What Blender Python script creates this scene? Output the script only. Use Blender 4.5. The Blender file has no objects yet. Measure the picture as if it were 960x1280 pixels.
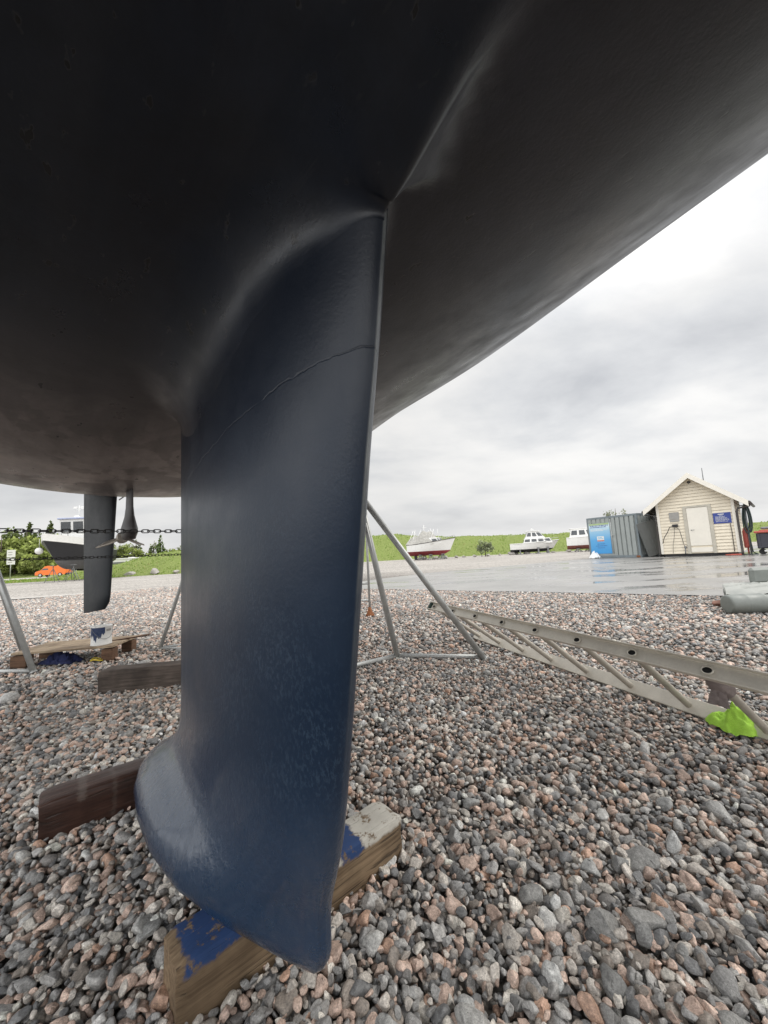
import bpy, math, random
import numpy as np
from mathutils import Vector, Matrix, noise as mnoise

random.seed(7)
RNG = np.random.default_rng(11)
scene = bpy.context.scene
COL = scene.collection
PI = math.pi


# ------------------------------------------------------------------ mesh helpers
class MB:
    """collects shapes; build() links them as ONE mesh object"""

    def __init__(self):
        self.v = []
        self.f = []
        self.m = []
        self.sm = []

    def add(self, verts, faces, mi=0, smooth=False):
        b = len(self.v)
        self.v += [tuple(p) for p in verts]
        self.f += [tuple(i + b for i in f) for f in faces]
        self.m += [mi] * len(faces)
        self.sm += [smooth] * len(faces)
        return self

    def box(self, c, size, rot=None, mi=0, bevel=0.0):
        hx, hy, hz = size[0] / 2, size[1] / 2, size[2] / 2
        R = rot if rot is not None else Matrix.Identity(3)
        c = Vector(c)
        if bevel <= 0:
            vs = [c + R @ Vector((sx * hx, sy * hy, sz * hz)) for sx in (-1, 1) for sy in (-1, 1) for sz in (-1, 1)]
            fs = [(0, 1, 3, 2), (4, 6, 7, 5), (0, 4, 5, 1), (2, 3, 7, 6), (0, 2, 6, 4), (1, 5, 7, 3)]
            return self.add(vs, fs, mi)
        b = min(bevel, hx * .9, hy * .9, hz * .9)
        idx = {}
        vs = []
        for sx in (-1, 1):
            for sy in (-1, 1):
                for sz in (-1, 1):
                    for ax, p in enumerate(((hx, hy - b, hz - b), (hx - b, hy, hz - b), (hx - b, hy - b, hz))):
                        idx[(sx, sy, sz, ax)] = len(vs)
                        vs.append(c + R @ Vector((sx * p[0], sy * p[1], sz * p[2])))
        fs = []
        for s in (-1, 1):
            a = [idx[(s, y, z, 0)] for y, z in ((-1, -1), (1, -1), (1, 1), (-1, 1))]
            fs.append(a if s > 0 else a[::-1])
            a = [idx[(x, s, z, 1)] for x, z in ((-1, -1), (-1, 1), (1, 1), (1, -1))]
            fs.append(a if s > 0 else a[::-1])
            a = [idx[(x, y, s, 2)] for x, y in ((-1, -1), (1, -1), (1, 1), (-1, 1))]
            fs.append(a if s > 0 else a[::-1])
        for s1 in (-1, 1):
            for s2 in (-1, 1):
                q = [idx[(s1, s2, -1, 0)], idx[(s1, s2, -1, 1)], idx[(s1, s2, 1, 1)], idx[(s1, s2, 1, 0)]]
                fs.append(q if s1 * s2 > 0 else q[::-1])
                q = [idx[(s1, -1, s2, 0)], idx[(s1, 1, s2, 0)], idx[(s1, 1, s2, 2)], idx[(s1, -1, s2, 2)]]
                fs.append(q if s1 * s2 > 0 else q[::-1])
                q = [idx[(-1, s1, s2, 1)], idx[(-1, s1, s2, 2)], idx[(1, s1, s2, 2)], idx[(1, s1, s2, 1)]]
                fs.append(q if s1 * s2 > 0 else q[::-1])
        for sx in (-1, 1):
            for sy in (-1, 1):
                for sz in (-1, 1):
                    t = [idx[(sx, sy, sz, a)] for a in (0, 1, 2)]
                    fs.append(t if sx * sy * sz > 0 else t[::-1])
        return self.add(vs, fs, mi)

    def tube(self, pts, r, n=12, mi=0, caps=True, closed=False):
        pts = [Vector(p) for p in pts]
        k = len(pts)
        rs = r if isinstance(r, (list, tuple)) else [r] * k
        up = None
        vs = []
        for i, p in enumerate(pts):
            if closed:
                t = (pts[(i + 1) % k] - pts[i - 1]).normalized()
            else:
                t = (pts[min(i + 1, k - 1)] - pts[max(i - 1, 0)]).normalized()
            if up is None:
                a = Vector((0, 0, 1)) if abs(t.z) < .9 else Vector((1, 0, 0))
                up = (a - t * a.dot(t)).normalized()
            else:
                up = (up - t * up.dot(t)).normalized()
            w = t.cross(up)
            for j in range(n):
                an = 2 * PI * j / n
                vs.append(p + (up * math.cos(an) + w * math.sin(an)) * rs[i])
        fs = []
        for i in range(k if closed else k - 1):
            i2 = (i + 1) % k
            for j in range(n):
                j2 = (j + 1) % n
                fs.append((i * n + j, i * n + j2, i2 * n + j2, i2 * n + j))
        self.add(vs, fs, mi, True)
        if caps and not closed:
            b = len(self.v) - len(vs)
            self.f += [tuple(b + j for j in range(n))[::-1], tuple(b + (k - 1) * n + j for j in range(n))]
            self.m += [mi, mi]
            self.sm += [False, False]
        return self

    def lathe(self, prof, c=(0, 0, 0), n=24, axis=None, mi=0):
        """prof: list of (radius, height) along axis"""
        ax = Vector(axis).normalized() if axis is not None else Vector((0, 0, 1))
        a = Vector((0, 0, 1)) if abs(ax.z) < .9 else Vector((1, 0, 0))
        u = (a - ax * a.dot(ax)).normalized()
        w = ax.cross(u)
        c = Vector(c)
        vs = []
        for r, h in prof:
            for j in range(n):
                an = 2 * PI * j / n
                vs.append(c + ax * h + (u * math.cos(an) + w * math.sin(an)) * r)
        fs = []
        for i in range(len(prof) - 1):
            for j in range(n):
                j2 = (j + 1) % n
                fs.append((i * n + j, i * n + j2, (i + 1) * n + j2, (i + 1) * n + j))
        self.add(vs, fs, mi, True)
        b = len(self.v) - len(vs)
        self.f += [tuple(b + j for j in range(n))[::-1], tuple(b + (len(prof) - 1) * n + j for j in range(n))]
        self.m += [mi, mi]
        self.sm += [False, False]
        return self

    def grid(self, rows, mi=0, smooth=True, flip=False, wrap=False):
        k, n = len(rows), len(rows[0])
        vs = [p for r in rows for p in r]
        fs = []
        for i in range(k - 1):
            for j in range(n if wrap else n - 1):
                j2 = (j + 1) % n
                q = (i * n + j, i * n + j2, (i + 1) * n + j2, (i + 1) * n + j)
                fs.append(q[::-1] if flip else q)
        return self.add(vs, fs, mi, smooth)

    def quad(self, a, b, c, d, mi=0):
        return self.add([a, b, c, d], [(0, 1, 2, 3)], mi)

    def build(self, name, mat, parent=None, sharp=None):
        me = bpy.data.meshes.new(name)
        me.from_pydata([tuple(p) for p in self.v], [], self.f)
        for m in (mat if isinstance(mat, (list, tuple)) else [mat]):
            me.materials.append(m)
        me.polygons.foreach_set('material_index', self.m)
        me.polygons.foreach_set('use_smooth', self.sm)
        me.update()
        if sharp is not None:
            me.polygons.foreach_set('use_smooth', [True] * len(me.polygons))
            me.set_sharp_from_angle(angle=math.radians(sharp))
        o = bpy.data.objects.new(name, me)
        COL.objects.link(o)
        if parent is not None:
            o.parent = parent
        return o


def tag(o, label=None, cat=None, group=None, kind=None):
    if label:
        o['label'] = label
    if cat:
        o['category'] = cat
    if group:
        o['group'] = group
    if kind:
        o['kind'] = kind
    return o


def empty(name, loc=(0, 0, 0), rz=0.0, **kw):
    o = bpy.data.objects.new(name, None)
    o.empty_display_size = .2
    COL.objects.link(o)
    o.location = loc
    o.rotation_euler = (0, 0, rz)
    return tag(o, **kw)


def copy_tree(o, parent=None):
    c = o.copy()
    COL.objects.link(c)
    if parent is not None:
        c.parent = parent
    for ch in list(o.children):
        copy_tree(ch, c)
    return c


def np_mesh(name, V, F, mat, cols=None, smooth=True, parent=None):
    """fast mesh from numpy arrays; F: (n,3) or (n,4); cols: per-vertex rgb"""
    me = bpy.data.meshes.new(name)
    n, k = F.shape
    me.vertices.add(len(V))
    me.vertices.foreach_set('co', V.astype(np.float32).ravel())
    me.loops.add(n * k)
    me.loops.foreach_set('vertex_index', F.astype(np.int32).ravel())
    me.polygons.add(n)
    me.polygons.foreach_set('loop_start', np.arange(0, n * k, k, dtype=np.int32))
    if smooth:
        me.polygons.foreach_set('use_smooth', np.ones(n, dtype=bool))
    me.update(calc_edges=True)
    if cols is not None:
        ca = me.color_attributes.new('tint', 'FLOAT_COLOR', 'POINT')
        c4 = np.ones((len(V), 4), np.float32)
        c4[:, :3] = cols
        ca.data.foreach_set('color', c4.ravel())
    me.materials.append(mat)
    o = bpy.data.objects.new(name, me)
    COL.objects.link(o)
    if parent is not None:
        o.parent = parent
    return o


# ------------------------------------------------------------------ material helpers
def nn(nt, typ, ins=None, **props):
    n = nt.nodes.new(typ)
    for k, v in props.items():
        setattr(n, k, v)
    for k, v in (ins or {}).items():
        s = n.inputs[k]
        if isinstance(v, bpy.types.NodeSocket):
            nt.links.new(v, s)
        else:
            if s.type == 'RGBA' and len(v) == 3:
                v = (*v, 1)
            s.default_value = v
    return n


class G:
    """small node-graph writer"""

    def __init__(self, name):
        self.mat = bpy.data.materials.new(name)
        self.mat.use_nodes = True
        self.nt = self.mat.node_tree
        self.b = self.nt.nodes['Principled BSDF']
        self.tc = self.nt.nodes.new('ShaderNodeTexCoord')
        self.obj = self.tc.outputs['Object']

    def mapping(self, scale, src=None, loc=(0, 0, 0), rot=(0, 0, 0)):
        return nn(self.nt, 'ShaderNodeMapping', {'Vector': src or self.obj, 'Scale': scale, 'Location': loc, 'Rotation': rot}).outputs[0]

    def noise(self, scale, detail=4, rough=.55, src=None, dist=0.0):
        return nn(self.nt, 'ShaderNodeTexNoise', {'Vector': src or self.obj, 'Scale': scale, 'Detail': detail, 'Roughness': rough, 'Distortion': dist}).outputs[0]

    def ramp(self, fac, stops, interp='LINEAR'):
        n = nn(self.nt, 'ShaderNodeValToRGB', {'Fac': fac})
        cr = n.color_ramp
        cr.interpolation = interp
        while len(cr.elements) < len(stops):
            cr.elements.new(.5)
        for e, (p, c) in zip(cr.elements, stops):
            e.position = p
            e.color = (*c, 1) if not isinstance(c, (int, float)) else (c, c, c, 1)
        return n.outputs[0]

    def mix(self, fac, a, b, mode='MIX'):
        n = self.nt.nodes.new('ShaderNodeMix')
        n.data_type = 'RGBA'
        n.blend_type = mode
        for s, v in ((n.inputs[0], fac), (n.inputs[6], a), (n.inputs[7], b)):
            if isinstance(v, bpy.types.NodeSocket):
                self.nt.links.new(v, s)
            else:
                s.default_value = (*v, 1) if isinstance(v, tuple) and len(v) == 3 else v
        return n.outputs[2]

    def math(self, op, a, b=0.0, c=None, clamp=False):
        n = self.nt.nodes.new('ShaderNodeMath')
        n.operation = op
        n.use_clamp = clamp
        for i, v in enumerate((a, b) if c is None else (a, b, c)):
            if isinstance(v, bpy.types.NodeSocket):
                self.nt.links.new(v, n.inputs[i])
            else:
                n.inputs[i].default_value = v
        return n.outputs[0]

    def sstep(self, x, lo, hi):
        n = nn(self.nt, 'ShaderNodeMapRange', {'Value': x, 'From Min': lo, 'From Max': hi})
        n.interpolation_type = 'SMOOTHSTEP'
        return n.outputs[0]

    def xyz(self, src=None):
        return nn(self.nt, 'ShaderNodeSeparateXYZ', {'Vector': src or self.obj}).outputs

    def attr(self, name):
        return nn(self.nt, 'ShaderNodeAttribute', attribute_name=name).outputs['Color']

    def set(self, **kw):
        for k, v in kw.items():
            k = k.replace('_', ' ')
            s = self.b.inputs[k]
            if isinstance(v, bpy.types.NodeSocket):
                self.nt.links.new(v, s)
            else:
                if s.type == 'RGBA' and len(v) == 3:
                    v = (*v, 1)
                s.default_value = v
        return self

    def bump(self, h, strength=.3, dist=.01, normal=None):
        ins = {'Height': h, 'Strength': strength, 'Distance': dist}
        if normal is not None:
            ins['Normal'] = normal
        o = nn(self.nt, 'ShaderNodeBump', ins).outputs[0]
        self.nt.links.new(o, self.b.inputs['Normal'])
        return o


def plain(name, col, rough=.5, metal=0.0, var=.18, scale=6.0, bump=.0, bscale=60.0, spec=.5):
    """painted / moulded surface with uneven tone and dirt"""
    g = G(name)
    n1 = g.noise(scale, 6, .62)
    n2 = g.noise(scale * 9, 3, .6)
    f = g.math('ADD', g.math('MULTIPLY', n1, .7), g.math('MULTIPLY', n2, .3))
    lo = tuple(c * (1 - var) for c in col)
    hi = tuple(min(1, c * (1 + var)) for c in col)
    g.set(Base_Color=g.ramp(f, [(.3, lo), (.7, hi)]), Roughness=g.ramp(f, [(.3, max(.03, rough - .08)), (.7, min(1, rough + .1))]), Metallic=metal, Specular_IOR_Level=spec)
    if bump > 0:
        g.bump(g.noise(bscale, 4, .6), bump, .004)
    return g.mat


M = {}


def antifoul(name, keel):
    g = G(name)
    x, y, z = g.xyz()
    big = g.noise(1.3, 5, .6)
    med = g.noise(7, 6, .65)
    fine = g.noise(140, 3, .6)
    streak = g.noise(1.0, 6, .6, src=g.mapping((1.2, 9, 9)))
    if keel:
        base = g.mix(g.ramp(med, [(.35, 0.0), (.7, 1.0)]), (.0060, .0185, .0430), (.0085, .0235, .0510))
        # runs of spray paint: small vertical flecks on the fin
        fl = g.noise(1.0, 4, .7, src=g.mapping((150, 150, 80)))
        flm = g.math('MULTIPLY', g.ramp(fl, [(.50, 0.0), (.62, 1.0)]), g.sstep(z, 1.2, .6))
        flm = g.math('MULTIPLY', flm, g.ramp(g.noise(5, 3, .6), [(.38, 0.0), (.60, .75)]))
        base = g.mix(flm, base, (.030, .054, .090))
        # crack of the keel joint
        wob = g.math('MULTIPLY', g.math('SUBTRACT', g.noise(9, 5, .7), .5), .035)
        lz = g.math('ADD', g.math('SUBTRACT', z, 1.208), wob)
        lz = g.math('ADD', lz, g.math('MULTIPLY', x, -.068))
        ln = g.math('ABSOLUTE', lz)
        brk = g.ramp(g.noise(14, 3, .6), [(.36, .05), (.58, 1.0)])
        crack = g.math('MULTIPLY', g.sstep(ln, .0026, .0005), brk)
        base = g.mix(g.math('MULTIPLY', crack, .6), base, (.003, .004, .007))
        # upper fin darkens towards the root: hull shade put into the colour
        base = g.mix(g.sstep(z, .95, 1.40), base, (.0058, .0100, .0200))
        edge = nn(g.nt, 'ShaderNodeAttribute', attribute_name='edge').outputs['Fac']
        base = g.mix(g.math('MULTIPLY', edge, g.ramp(g.noise(12, 4, .7), [(.3, .35), (.6, 1.0)])), base, (.16, .175, .18))  # pale leading-edge rim: sky reflection painted into the colour
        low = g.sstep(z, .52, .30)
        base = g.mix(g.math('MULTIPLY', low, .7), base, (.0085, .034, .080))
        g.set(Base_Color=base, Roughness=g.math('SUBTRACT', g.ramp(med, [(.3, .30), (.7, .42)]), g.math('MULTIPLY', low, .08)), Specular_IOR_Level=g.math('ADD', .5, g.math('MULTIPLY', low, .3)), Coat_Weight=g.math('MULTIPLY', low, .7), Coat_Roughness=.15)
        h = g.math('ADD', g.math('MULTIPLY', fine, .35), g.math('MULTIPLY', g.noise(38, 5, .62), g.math('ADD', g.math('MULTIPLY', low, 9.0), .45)))
        h = g.math('ADD', h, g.math('MULTIPLY', flm, .5))
        h = g.math('SUBTRACT', h, g.math('MULTIPLY', crack, 1.6))
        g.bump(h, .20, .004)
    else:
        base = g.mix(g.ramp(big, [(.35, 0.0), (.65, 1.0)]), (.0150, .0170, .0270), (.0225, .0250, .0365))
        base = g.mix(g.math('MULTIPLY', g.sstep(y, .05, -.03), g.sstep(x, -1.35, -.55)), base, (.0058, .0100, .0200))  # starboard side darkened in the colour, standing in for its shade
        base = g.mix(g.sstep(x, -.35, -1.6), base, (.19, .160, .150))  # stern colour lightened, painting in the light bounced off the gravel
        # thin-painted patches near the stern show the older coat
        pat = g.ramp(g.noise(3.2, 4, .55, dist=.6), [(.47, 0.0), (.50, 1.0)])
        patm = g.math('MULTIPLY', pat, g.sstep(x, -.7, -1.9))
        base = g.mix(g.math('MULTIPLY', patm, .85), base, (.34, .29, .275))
        base = g.mix(g.math('MULTIPLY', g.ramp(streak, [(.45, 0.0), (.72, 1.0)]), g.math('ADD', .25, g.math('MULTIPLY', g.sstep(y, .55, 1.25), .6))), base, (.047, .046, .052))
        # chips and scratches
        vo = nn(g.nt, 'ShaderNodeTexVoronoi', {'Vector': g.mapping((1, 1.9, 1)), 'Scale': 6.0, 'Randomness': 1.0})
        cn = g.noise(1.0, 3, .6, src=g.mapping((16, 30, 20)))
        chip = g.math('MULTIPLY', g.ramp(cn, [(.685, 0.0), (.70, 1.0)]), g.ramp(g.noise(2.3, 2, .5), [(.40, 0.0), (.48, 1.0)]))
        rim = g.math('MULTIPLY', g.ramp(cn, [(.66, 0.0), (.685, 1.0)]), g.ramp(g.noise(2.3, 2, .5), [(.40, 0.0), (.48, 1.0)]))
        base = g.mix(g.math('MULTIPLY', rim, .32), base, (.085, .08, .08))
        base = g.mix(g.math('MULTIPLY', chip, .9), base, (.004, .004, .005))
        sc = g.noise(1.0, 3, .5, src=g.mapping((1.6, 60, 60), rot=(0, 0, .25)), dist=.8)
        scm = g.math('MULTIPLY', g.ramp(sc, [(.66, 0.0), (.71, 1.0)]), g.ramp(g.noise(1.7, 2), [(.5, 0.0), (.6, .7)]))
        base = g.mix(g.math('MULTIPLY', scm, .3), base, (.05, .048, .048))
        # pale flakes low on the stern quarters
        v2 = nn(g.nt, 'ShaderNodeTexVoronoi', {'Vector': g.mapping((1, 2, 1)), 'Scale': 22.0, 'Randomness': 1.0})
        fk = g.math('MULTIPLY', g.sstep(v2.outputs['Distance'], .10, .05), g.ramp(g.noise(4.5, 3, .6), [(.60, 0.0), (.66, 1.0)]))
        fk = g.math('MULTIPLY', fk, g.sstep(x, -1.7, -2.2))
        base = g.mix(fk, base, (.28, .27, .27))
        dl = g.noise(1.0, 4, .6, src=g.mapping((.8, 34, 34), rot=(0, 0, -.18), loc=(0, 3, 0)), dist=.5)
        dlm = g.math('MULTIPLY', g.ramp(dl, [(.64, 0.0), (.70, 1.0)]), g.math('MULTIPLY', g.sstep(y, .5, .9), g.ramp(g.noise(2.0, 2), [(.45, 0.0), (.55, 1.0)])))
        base = g.mix(g.math('MULTIPLY', dlm, .7), base, (.006, .006, .007))
        bl = g.ramp(g.noise(2.6, 6, .7, dist=.4), [(.38, .72), (.62, 1.3)])
        base = g.mix(1.0, base, bl, 'MULTIPLY')
        g.set(Base_Color=base, Roughness=g.math('ADD', g.ramp(med, [(.3, .27), (.7, .45)]), g.math('MULTIPLY', g.math('SUBTRACT', streak, .5), .35)), Specular_IOR_Level=.5)
        h = g.math('ADD', g.math('MULTIPLY', fine, .5), g.math('MULTIPLY', g.noise(16, 5, .6), .7))
        h = g.math('ADD', h, g.math('MULTIPLY', streak, .8))
        h = g.math('SUBTRACT', h, g.math('MULTIPLY', chip, 1.0))
        g.bump(h, .11, .006)
    return g.mat


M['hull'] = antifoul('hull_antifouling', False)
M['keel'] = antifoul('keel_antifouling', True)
M['gel'] = plain('white_gelcoat', (.75, .75, .73), .3, var=.07)
M['gel_stripe'] = plain('blue_stripe', (.03, .05, .12), .3)
M['rudder'] = plain('rudder_antifouling', (.011, .016, .022), .5, var=.25, scale=5, bump=.2, bscale=40)
M['leg'] = plain('drive_leg_antifouling', (.045, .040, .040), .4, var=.3, scale=20)
M['bronze'] = plain('worn_bronze', (.42, .38, .33), .4, .6, var=.2, scale=30)
M['galv'] = plain('galvanised_steel', (.48, .49, .48), .5, .45, var=.22, scale=14, bump=.1, bscale=90)
M['galv_dark'] = plain('weathered_galvanised_steel', (.22, .225, .23), .55, .4, var=.3, scale=12)
M['rust'] = plain('rusty_iron', (.23, .085, .03), .8, var=.5, scale=30, bump=.4)
M['chain'] = plain('dark_chain_steel', (.045, .043, .042), .5, .6, var=.3, scale=40)
M['alu'] = plain('dull_aluminium', (.66, .62, .54), .45, .35, var=.14, scale=10, bump=.12, bscale=120)
M['alu_in'] = plain('dirty_aluminium', (.42, .385, .33), .55, .35, var=.2, scale=16)
M['black'] = plain('black_plastic', (.02, .02, .022), .45)
M['dark'] = plain('dark_hole', (.008, .008, .008), .9)
M['green_cap'] = plain('dark_green_rubber', (.02, .045, .035), .6)
M['white'] = plain('white_paint', (.70, .70, .68), .45, var=.08)
M['cream'] = plain('cream_boards', (.76, .685, .55), .6, var=.09, scale=3, bump=.15, bscale=40)
M['cream_trim'] = plain('cream_trim', (.77, .73, .65), .55, var=.08, scale=5)
M['cream_door'] = plain('cream_door_paint', (.76, .72, .64), .45, var=.05, scale=2)
M['board_shadow'] = plain('board_painted_shadow', (.55, .49, .39), .7)  # darker strip on each board's lower edge, its shadow line painted on
M['trim_grey'] = plain('weathered_grey_trim', (.47, .44, .37), .6, var=.14)
M['roof'] = plain('grey_roof_felt', (.17, .165, .15), .8, var=.2, bump=.4)
M['gutter'] = plain('dark_brown_gutter', (.045, .038, .034), .45)
M['cont'] = plain('grey_blue_container_paint', (.30, .325, .315), .5, var=.12, scale=4, bump=.1)
M['cont_d'] = plain('grey_blue_container_frame', (.17, .20, .215), .55, var=.2, scale=6)
M['panel'] = plain('dark_grey_sheet', (.12, .125, .12), .55, var=.15)
M['blue_sign'] = plain('blue_sign_face', (.035, .06, .26), .4, var=.06)
M['grey_sign'] = plain('grey_notice', (.30, .29, .27), .5, var=.15, scale=12)
M['glass'] = plain('dark_window_glass', (.05, .058, .065), .12, var=.3, spec=.8)
M['red_af'] = plain('red_antifouling', (.24, .035, .04), .6, var=.25)
M['black_af'] = plain('black_antifouling', (.022, .022, .025), .6, var=.3)
M['rose_af'] = plain('faded_red_antifouling', (.27, .10, .08), .6, var=.25)
M['canvas'] = plain('pale_grey_canvas', (.36, .35, .32), .85, var=.35, scale=5, bump=.4)
M['orange'] = plain('orange_van_paint', (.75, .17, .025), .3, var=.06)
M['tyre'] = plain('tyre_rubber', (.022, .022, .022), .8)
M['navy_hull'] = plain('black_workboat_paint', (.022, .023, .028), .4, var=.25)
M['grey_hull'] = plain('grey_workboat_paint', (.11, .11, .115), .5, var=.3)
M['red'] = plain('faded_red_plastic', (.42, .09, .07), .5, var=.2)
M['crate'] = plain('charcoal_plastic', (.042, .043, .055), .5, var=.2)
M['hose'] = plain('dark_green_hose', (.02, .035, .033), .5)
M['redhose'] = plain('red_hose', (.48, .10, .07), .5)
M['pvc'] = plain('grey_hypalon', (.19, .205, .19), .5, var=.16, scale=10, bump=.25, bscale=50)
M['pvc_l'] = plain('pale_grey_hypalon', (.29, .30, .28), .6, var=.16, scale=9, bump=.4, bscale=25)
M['cloth_blue'] = plain('dark_blue_cloth', (.012, .018, .07), .9, var=.4, scale=20, bump=.4)
M['rag_green'] = plain('lime_green_microfibre', (.33, .58, .06), .85, var=.16, scale=40, bump=.5, bscale=300)
M['rag_grey'] = plain('mauve_grey_cloth', (.24, .20, .19), .9, var=.2, scale=30, bump=.4, bscale=200)
M['rope_y'] = plain('yellow_strap', (.55, .42, .05), .8)
M['white_bag'] = plain('white_plastic_bag', (.78, .79, .80), .4, var=.1, scale=10)
M['stone_wall'] = plain('pale_boulder_granite', (.36, .34, .31), .85, var=.35, scale=4, bump=.6, bscale=10)
M['brick'] = plain('red_brown_stone', (.30, .16, .12), .85, var=.3, scale=20)


def wood_mat(name, light, dark, grain=1.0, paint=None):
    g = G(name)
    x, y, z = g.xyz()
    gr = g.noise(1.0, 6, .65, src=g.mapping((3.5 * grain, 95 * grain, 95 * grain)), dist=.12)
    big = g.noise(5, 4, .6)
    c = g.ramp(gr, [(.32, dark), (.62, light)])
    c = g.mix(g.ramp(big, [(.42, 0.0), (.68, .65)]), c, tuple(v * .45 for v in dark))
    crk = g.ramp(g.noise(1.0, 3, .6, src=g.mapping((3.5, 85, 70)), dist=.3), [(.34, 1.0), (.39, 0.0)])
    c = g.mix(g.math('MULTIPLY', crk, .6), c, (.02, .014, .01))
    rough = .78 if sum(light) > .2 else .38
    if paint:
        nrm = g.xyz(g.tc.outputs['Normal'])
        wob = g.math('MULTIPLY', g.math('SUBTRACT', g.noise(22, 4, .7), .5), .055)
        xw = g.math('ADD', x, wob)
        yw = g.math('ADD', z, g.math('MULTIPLY', wob, .6))
        topm = g.math('MAXIMUM', g.sstep(nrm[2], .4, .7), g.sstep(yw, .045, .055))
        chipm = g.ramp(g.noise(30, 5, .7), [(.36, .0), (.44, 1.0)])
        for x0, x1, col, top, full in paint:
            m = g.math('MULTIPLY', g.sstep(xw, x0 - .006, x0 + .006), g.sstep(xw, x1 + .006, x1 - .006))
            if top:
                m = g.math('MULTIPLY', m, topm)
            m = g.math('MULTIPLY', m, g.math('MULTIPLY', chipm, full))
            cc = g.mix(g.noise(18, 4, .7), tuple(v * .75 for v in col), tuple(min(1, v * 1.3) for v in col))
            c = g.mix(m, c, cc)
    g.set(Base_Color=c, Roughness=rough, Specular_IOR_Level=.35)
    h = g.math('ADD', g.math('MULTIPLY', gr, .7), g.math('MULTIPLY', crk, -1.0))
    g.bump(h, .5, .004)
    return g.mat


BLUE = (.022, .052, .145)
PALE = (.50, .48, .43)
M['beam_a'] = wood_mat('honey_brown_timber', (.275, .195, .12), (.115, .075, .043), paint=[(.018, .335, BLUE, True, 1.0), (.335, .385, PALE, True, .9), (.385, .46, BLUE, True, 1.0), (.46, .62, PALE, True, .95)])
M['beam_b'] = wood_mat('dark_brown_timber', (.085, .042, .030), (.030, .014, .011), paint=[(.10, .125, PALE, True, .10), (.20, .215, PALE, False, .05)])
M['beam_c'] = wood_mat('grey_brown_timber', (.15, .12, .10), (.06, .046, .038))
M['pallet'] = wood_mat('pale_pallet_wood', (.47, .37, .26), (.28, .20, .13))
M['block'] = wood_mat('dark_pallet_block', (.18, .10, .06), (.08, .045, .028))
M['bark'] = plain('tree_bark', (.10, .08, .06), .9, var=.35, scale=8, bump=.5)


def leaf_mat(name):
    g = G(name)
    t = g.attr('tint')
    g.set(Base_Color=t, Roughness=.65, Specular_IOR_Level=.25)
    # thin leaves let some light through
    tr = nn(g.nt, 'ShaderNodeBsdfTranslucent', {'Color': t})
    mx = nn(g.nt, 'ShaderNodeMixShader', {0: .3})
    g.nt.links.new(g.b.outputs[0], mx.inputs[1])
    g.nt.links.new(tr.outputs[0], mx.inputs[2])
    g.nt.links.new(mx.outputs[0], g.nt.nodes['Material Output'].inputs['Surface'])
    return g.mat


M['leaf'] = leaf_mat('leaves')


def stone_mat(name):
    g = G(name)
    t = g.attr('tint')
    sp = g.noise(260, 5, .75)
    band = g.noise(1.0, 4, .6, src=g.mapping((90, 40, 160)), dist=.8)
    f = g.math('ADD', g.math('MULTIPLY', sp, .55), g.math('MULTIPLY', band, .45))
    c = g.mix(1.0, t, g.ramp(f, [(.33, .42), (.5, .95), (.66, 1.65)]), 'MULTIPLY')
    c = g.mix(g.ramp(g.noise(420, 2, .5), [(.64, 0.0), (.70, .7)]), c, (.04, .038, .036))
    g.set(Base_Color=c, Roughness=g.ramp(g.noise(60, 3), [(.35, .42), (.7, .78)]), Specular_IOR_Level=.45)
    g.bump(g.math('ADD', sp, g.noise(90, 4, .6)), .35, .003)
    return g.mat


M['stone'] = stone_mat('granite_gravel')


def gravel_ground():
    g = G('gravel_ground')
    x, y, z = g.xyz()
    cols = None
    vo = nn(g.nt, 'ShaderNodeTexVoronoi', {'Vector': g.mapping((1, 1, 0)), 'Scale': 36.0, 'Randomness': 1.0})
    r = nn(g.nt, 'ShaderNodeSeparateColor', {'Color': vo.outputs['Color']}).outputs[0]
    c = g.ramp(r, [(0, (.12, .115, .112)), (.25, (.26, .24, .22)), (.5, (.46, .41, .37)), (.72, (.55, .46, .40)), (.9, (.60, .57, .54))], 'LINEAR')
    edge = g.sstep(vo.outputs['Distance'], .30, .62)
    c = g.mix(edge, c, (.08, .074, .067))
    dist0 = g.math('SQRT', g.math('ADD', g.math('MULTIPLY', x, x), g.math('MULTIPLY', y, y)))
    c = g.mix(g.sstep(dist0, 18, 10), c, (.115, .105, .094))  # near ground darkened in the colour, for shade down between the stones
    # far away the stones blend to one tone with large damp patches
    dist = g.math('SQRT', g.math('ADD', g.math('MULTIPLY', x, x), g.math('MULTIPLY', y, y)))
    big = g.noise(.35, 5, .6, src=g.mapping((.6, 1.4, 1)))
    far = g.ramp(big, [(.35, (.37, .345, .315)), (.65, (.48, .45, .415))])
    spk = g.noise(9, 7, .85)
    far = g.mix(1.0, far, g.ramp(spk, [(.40, .35), (.60, 1.45)]), 'MULTIPLY')
    c = g.mix(g.sstep(dist, 12, 20), c, far)
    g.set(Base_Color=c, Roughness=.8, Specular_IOR_Level=.3)
    g.bump(g.math('MULTIPLY', vo.outputs['Distance'], -1.0), .9, .02)
    return g.mat


M['gravel_ground'] = gravel_ground()


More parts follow.
